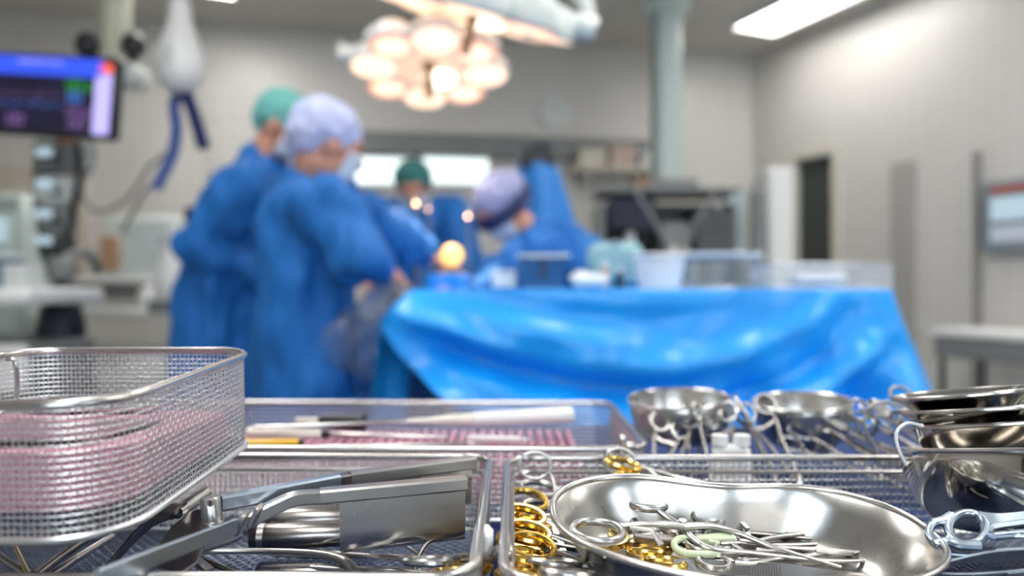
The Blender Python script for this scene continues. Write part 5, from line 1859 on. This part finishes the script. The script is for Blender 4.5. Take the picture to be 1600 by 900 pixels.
fc = make_forceps('forceps', 'steel-ringed forceps in front of the gold-ringed pile', 'forceps', L=0.150, ring_r=0.0122, spread=0.04)
put(fc, P(882, 888, 0.406), P(1180, 915, 0.425), roll=-0.25)
fc = make_forceps('forceps', 'dark-ringed forceps behind the gold-ringed pile', 'forceps', L=0.150, ring='satin', body='dark_steel', ring_r=0.0115)
put(fc, P(850, 780, 0.546), P(1100, 812, 0.56), roll=0.2)
def ring_probe(lab, px, py, Y, rx, ry, path):
    c = P(px, py, Y)
    t = thing('ring_probe', lab, 'probe', loc=c)
    k = Y / FPX
    MB().tube([V(rx * k * math.cos(a), 0.35 * ry * k * math.sin(a), ry * k * math.sin(a)) for a in np.linspace(0, 2 * PI, 29)[:-1]], 0.0013, 10, closed=True).build('finger_ring', 'satin', t)
    p = smooth([P(*q) - c for q in path], 6)
    MB().tube(p, [0.0016, 0.0016, 0.0010], 10).build('shaft', 'satin', t)


ring_probe('thin steel ring-ended probe leaning up on the back rail, left of the dish', 836, 727, 0.572, 25, 19, [(858, 737, 0.571), (864, 752, 0.567), (872, 790, 0.55), (905, 840, 0.515)])
ring_probe('thin steel ring-ended probe leaning up on the back rail, behind the dish', 968, 721, 0.574, 24, 19, [(989, 731, 0.573), (1000, 745, 0.570), (1020, 785, 0.555), (1050, 830, 0.535)])
fc = make_forceps('needle_holder', 'gold-ringed needle holder just behind the left end of the kidney dish', 'needle holder', L=0.130, ring='gold', ring_r=0.0105)
put(fc, P(985, 738, 0.550), P(1180, 775, 0.568), roll=0.15)

# ------------------------------------------------------------------ right end of tray 2: clamp, tweezers
CC = P(1512, 826, 0.432)
t = thing('ring_clamp', 'bluish steel clamp with two big finger loops right of the kidney dish', 'clamp', loc=CC)
wc = lambda px, py, Y=0.432: P(px, py, Y - (py - 826) * 0.0005) - CC
upc = V(0, -0.75, 0.65)
def loop(cx_, cy_, rx, ry, r, nm):
    MB().tube([wc(cx_ + rx * math.cos(a), cy_ + ry * math.sin(a)) for a in np.linspace(0, 2 * PI, 29)[:-1]], r, 10, closed=True).build(nm, 'blue_steel', t)
loop(1511, 826, 29, 25, 0.0026, 'finger_ring')
loop(1468, 833, 17, 17, 0.0022, 'finger_ring')
MB().tube(smooth([wc(1455, 816), wc(1473, 813), wc(1487, 806)], 5), [0.0022, 0.0030], 8).build('web', 'blue_steel', t)
MB().tube(smooth([wc(1458, 850), wc(1478, 846), wc(1500, 851), wc(1530, 852)], 5), [0.0022, 0.0030], 8).build('web', 'blue_steel', t)
MB().bar(smooth([wc(1528, 808), wc(1552, 813), wc(1580, 812), wc(1640, 803)], 5), [0.007, 0.0085, 0.008, 0.007], 0.0040, up=upc).build('shank', 'blue_steel', t)
MB().bar(smooth([wc(1536, 842), wc(1545, 828), wc(1562, 822), wc(1640, 812)], 5), 0.0036, 0.0036, up=upc).build('shank', 'blue_steel', t)
MB().tube([wc(1550, 838, 0.428), wc(1640, 830, 0.432)], 0.0026, 10).build('lower_shank', 'blue_steel', t)
for k, (lab, a, b, L_, w_, rl) in enumerate((('long steel tweezers below the ring clamp, farther of the two', (1650, 843, 0.420), (1464, 861, 0.432), 0.0, 0.006, 0.2),
                                   ('wide bluish steel tweezers with serrated grips at the lower right corner', (1690, 872, 0.410), (1448, 892, 0.408), 0.0, 0.012, 0.75))):
    pa, pb = P(*a), P(*b)
    pb.z = max(pb.z, 0.8935); pa.z = max(pa.z, 0.8950)
    tz = make_tweezers('tweezers', lab, (pb - pa).length, 'blue_steel', w_, gap=0.010 if k else 0.008)
    put(tz, pa, pb, roll=rl)
rod('probe', 'dark steel rod sticking out under the right end of the kidney dish', 'probe', [(1385, 868, 0.455), (1418, 886, 0.448), (1455, 908, 0.438)], 0.0026, 'dark_steel')

for lab, y_, z_, rg in (('steel forceps under the bluish ring clamp, farthest of three', 0.455, 0.8945, 'steel'),
                    ('steel forceps under the bluish ring clamp, middle of three', 0.425, 0.9000, 'satin'),
                    ('steel forceps under the bluish ring clamp, nearest of three', 0.395, 0.9050, 'steel')):
    fc = make_forceps('forceps', lab, 'forceps', L=0.165, ring=rg, thick=1.3)
    put(fc, V(0.445, y_, z_), V(0.275, y_ + 0.012, z_), roll=0.1)

# ------------------------------------------------------------------ stack of bowls at the right
def tilt(px, py, Y, back, roll, H):
    return Matrix.Translation(P(px, py, Y)) @ Matrix.Rotation(math.radians(roll), 4, 'Y') @ Matrix.Rotation(math.radians(-back), 4, 'X') @ Matrix.Translation((0, 0, -H))
steel_bowl('steel_bowl', 'large polished steel bowl at the bottom of the bowl stack', 0.0745, 0.054, tilt(1592, 700, 0.508, 12.0, -1.2, 0.054))
steel_bowl('steel_bowl', 'third steel bowl from the top of the stack, just above the large bowl', 0.0505, 0.034, tilt(1547, 659, 0.518, 10.2, -4.4, 0.034), steep=0.5)
steel_bowl('steel_bowl', 'second steel bowl from the top of the stack', 0.0510, 0.026, tilt(1524, 636, 0.520, 9.2, -4.4, 0.026), steep=1.5)
steel_bowl('steel_bowl', 'smallest steel bowl on top of the stack at the right edge', 0.0432, 0.022, tilt(1500, 614, 0.520, 8.2, -5.8, 0.022), steep=1.3)
rod('wire_hook', 'bright white curved hook hanging off the bowl stack', 'hook', [(1440, 665, 0.500), (1419, 661, 0.498), (1404, 670, 0.496), (1400, 684, 0.495), (1405, 705, 0.494), (1416, 727, 0.494)], 0.0011, 'white')
rod('wire_hook', 'grey C-shaped steel hook standing left of the bowl stack', 'hook', [(1386, 627, 0.66), (1363, 633, 0.66), (1351, 650, 0.66), (1353, 674, 0.655), (1368, 700, 0.65), (1376, 722, 0.65)], 0.0014, 'satin')

# ------------------------------------------------------------------ rear: two steel bowls with forceps
def leaning(lab, px, py, Y, R, tx, tz_, H):
    m = Matrix.Translation(P(px, py, Y)) @ Matrix.Rotation(math.radians(tz_), 4, 'Y') @ Matrix.Rotation(math.radians(tx), 4, 'X') @ Matrix.Translation((0, 0, -H * 0.5))
    return steel_bowl('steel_bowl', lab, R, H, m, 'brushed', foot=0.55)
leaning('tilted steel bowl behind the front right tray, left of the pair', 1062, 655, 0.79, 0.053, 3, -3, 0.045)
leaning('tilted steel bowl behind the front right tray, right of the pair', 1254, 660, 0.79, 0.050, 3, -3, 0.045)
pr2 = None
posw = ['leftmost', 'second from left', 'third from left', 'fourth from left', 'fifth from left', 'sixth from left', 'seventh from left', 'rightmost']
for bunch, (x0, y0, x1, y1, tx0, tx1, ty) in enumerate(((1046, 668, 1182, 641, 1060, 1175, 716), (1246, 686, 1402, 634, 1330, 1420, 722))):
    for k in range(8):
        u = k / 7
        lab = 'steel forceps, %s of the bunch leaning on the %s rear steel bowl' % (posw[k], ('left', 'right')[bunch])
        if pr2 is None:
            o = pr2 = make_forceps('forceps', lab, 'forceps', L=0.125, ring_r=0.0092, thick=0.85, ring='satin', body='dark_steel', jaw='dark_steel', group='forceps on the rear steel bowls')
        else:
            o = copy_tree(pr2); o['label'] = lab
        a = P(x0 + (x1 - x0) * u, y0 + (y1 - y0) * u, 0.735 + 0.010 * (k % 3))
        b = P(tx0 + (tx1 - tx0) * u, ty, 0.70 + 0.012 * (k % 2))
        b = V(b.x, b.y, max(b.z, 0.888))
        d = (b - a).normalized() * 0.125
        if bunch == 0:
            d = V(0.02 - 0.05 * (1 - u), -0.06, -0.085).normalized() * 0.125
            k_ = (a.z - 0.889) / 0.125
            d.z = -0.125 * min(0.9, k_)
        else:
            d = V(0.075, -0.05, -0.05).normalized() * 0.125
            d.z = -min(0.11, a.z - 0.889)
        put(o, a, a + d, up=(0.25, -0.6, 0.75), roll=0.9 * math.sin(k * 1.9))
t = thing('plastic_connector', 'white plastic connector with two humps behind the rail of the front right tray', 'connector', loc=(P(1142, 0, 0.632).x, 0.632, ZC))
zp = P(0, 694, 0.632).z - ZC
MB().box((0, 0, zp / 2), (0.032, 0.014, zp), bev=0.004).build('body', 'white', t)
for s in (-1, 1):
    MB().cyl((s * 0.0095, 0, zp - 0.001), (s * 0.0095, 0, zp + 0.008), 0.0070, 16).build('knob', 'white', t)
t = thing('clip_hook', 'small steel wing screw on the back rail of the front right tray', 'wing screw', loc=P(972, 705, 0.60))
MB().cyl((0, 0, -0.012), (0, 0, 0.008), 0.0022, 10).build('stem', 'steel', t)
MB().ellipsoid((0, 0, 0.010), (0.004, 0.003, 0.004)).build('knob', 'steel', t)
MB().ellipsoid((0.006, 0, 0.004), (0.005, 0.002, 0.004)).build('wing', 'steel', t)

# ------------------------------------------------------------------ rear tray contents
t = thing('silicone_mat', 'pink ribbed silicone mat filling the rear tray', 'mat', loc=(-0.135, 0.757, ZC + 0.0035))
MB().prism(rrect(0.205, 0.088, 0.01, 4), 0.0, 0.018).build('mat_base', 'pink', t, flat=True)
for k in range(38):
    x = -0.198 + 0.0107 * k
    for_r = MB().box((x, 0, 0.0255), (0.0052, 0.168, 0.015), bev=0.0012)
    if k == 0:
        rib0 = for_r.build('rib', 'pink', t, flat=True)
        rib0.data.transform(Matrix.Translation((-x, 0, 0)))
        rib0.location = (x, 0, 0)
    else:
        q = rib0.copy(); COL.objects.link(q); q.location = (x, 0, 0)
ZM = ZC + 0.0035 + 0.0335
def lay(name, lab, cat, a, b, parts, ztop=None):
    pa, pb = P(*a), P(*b)
    if ztop is not None:
        pass
    t = thing(name, lab, cat, mw=frame(pa, pb))
    L = (pb - pa).length
    for nm, x0, x1, r, mm, fl in parts:
        MB().tube([V(L * x0, 0, 0), V(L * x0 + 0.002, 0, 0), V(L * (x0 + x1) / 2, 0, 0), V(L * x1 - 0.002, 0, 0), V(L * x1, 0, 0)],
                  [r[0] * .7, r[0], (r[0] + r[1]) / 2, r[1], r[1] * .7], 14, up=(0, 0, 1), flat=fl).build(nm, mm, t)
    return t
lay('surgical_pencil', 'white plastic pencil-like handle lying high across the rear tray', 'instrument', (894, 648, 0.80), (395, 668, 0.72),
    [('handle_body', 0.0, 0.34, (0.0115, 0.0085), 'white', 0.8), ('taper', 0.34, 0.55, (0.0080, 0.0024), 'ivory', 0.8), ('shaft', 0.55, 1.0, (0.0022, 0.0018), 'steel', 1.0)])
lay('dissector', 'black tapered instrument handle at the back of the rear tray', 'instrument', (571, 661, 0.80), (462, 657, 0.82),
    [('handle_body', 0.0, 0.65, (0.0110, 0.0085), 'dark', 0.9), ('shaft', 0.55, 1.0, (0.005, 0.004), 'ivory', 0.9)])
lay('trocar', 'ivory instrument handle left of the pink ribs in the rear tray', 'instrument', (386, 676, 0.735), (700, 683, 0.735),
    [('handle_body', 0.0, 0.37, (0.0072, 0.0062), 'ivory', 0.8), ('collar', 0.37, 0.41, (0.004, 0.004), 'dark', 1.0), ('shaft', 0.41, 1.0, (0.0026, 0.002), 'steel', 1.0)])
lay('raspatory', 'yellow instrument handle with a black edge at the near left of the rear tray', 'instrument', (360, 694, 0.690), (476, 691, 0.700),
    [('handle_body', 0.0, 0.92, (0.0062, 0.0050), 'yellow', 0.75), ('tip', 0.92, 1.0, (0.0045, 0.003), 'dark', 0.8)])
lay('instrument_shaft', 'long thin steel shaft running along the near side of the rear tray', 'rod', (470, 700, 0.680), (760, 692, 0.70),
    [('shaft', 0.0, 0.9, (0.0020, 0.0020), 'steel', 1.0), ('tip', 0.9, 1.0, (0.0014, 0.0006), 'steel', 1.0)])
lay('instrument_shaft', 'dark thin shaft along the nearest edge of the rear tray', 'rod', (500, 707, 0.672), (690, 703, 0.680),
    [('shaft', 0.0, 0.88, (0.0022, 0.0022), 'dark', 1.0), ('tip', 0.88, 1.0, (0.0014, 0.0008), 'steel', 1.0)])
lay('instrument_shaft', 'steel cannula lying over the pink ribs at the right of the rear tray', 'rod', (730, 684, 0.735), (835, 687, 0.735),
    [('shaft', 0.0, 0.8, (0.0030, 0.0030), 'white', 1.0), ('tip', 0.8, 1.0, (0.0016, 0.001), 'steel', 1.0)])
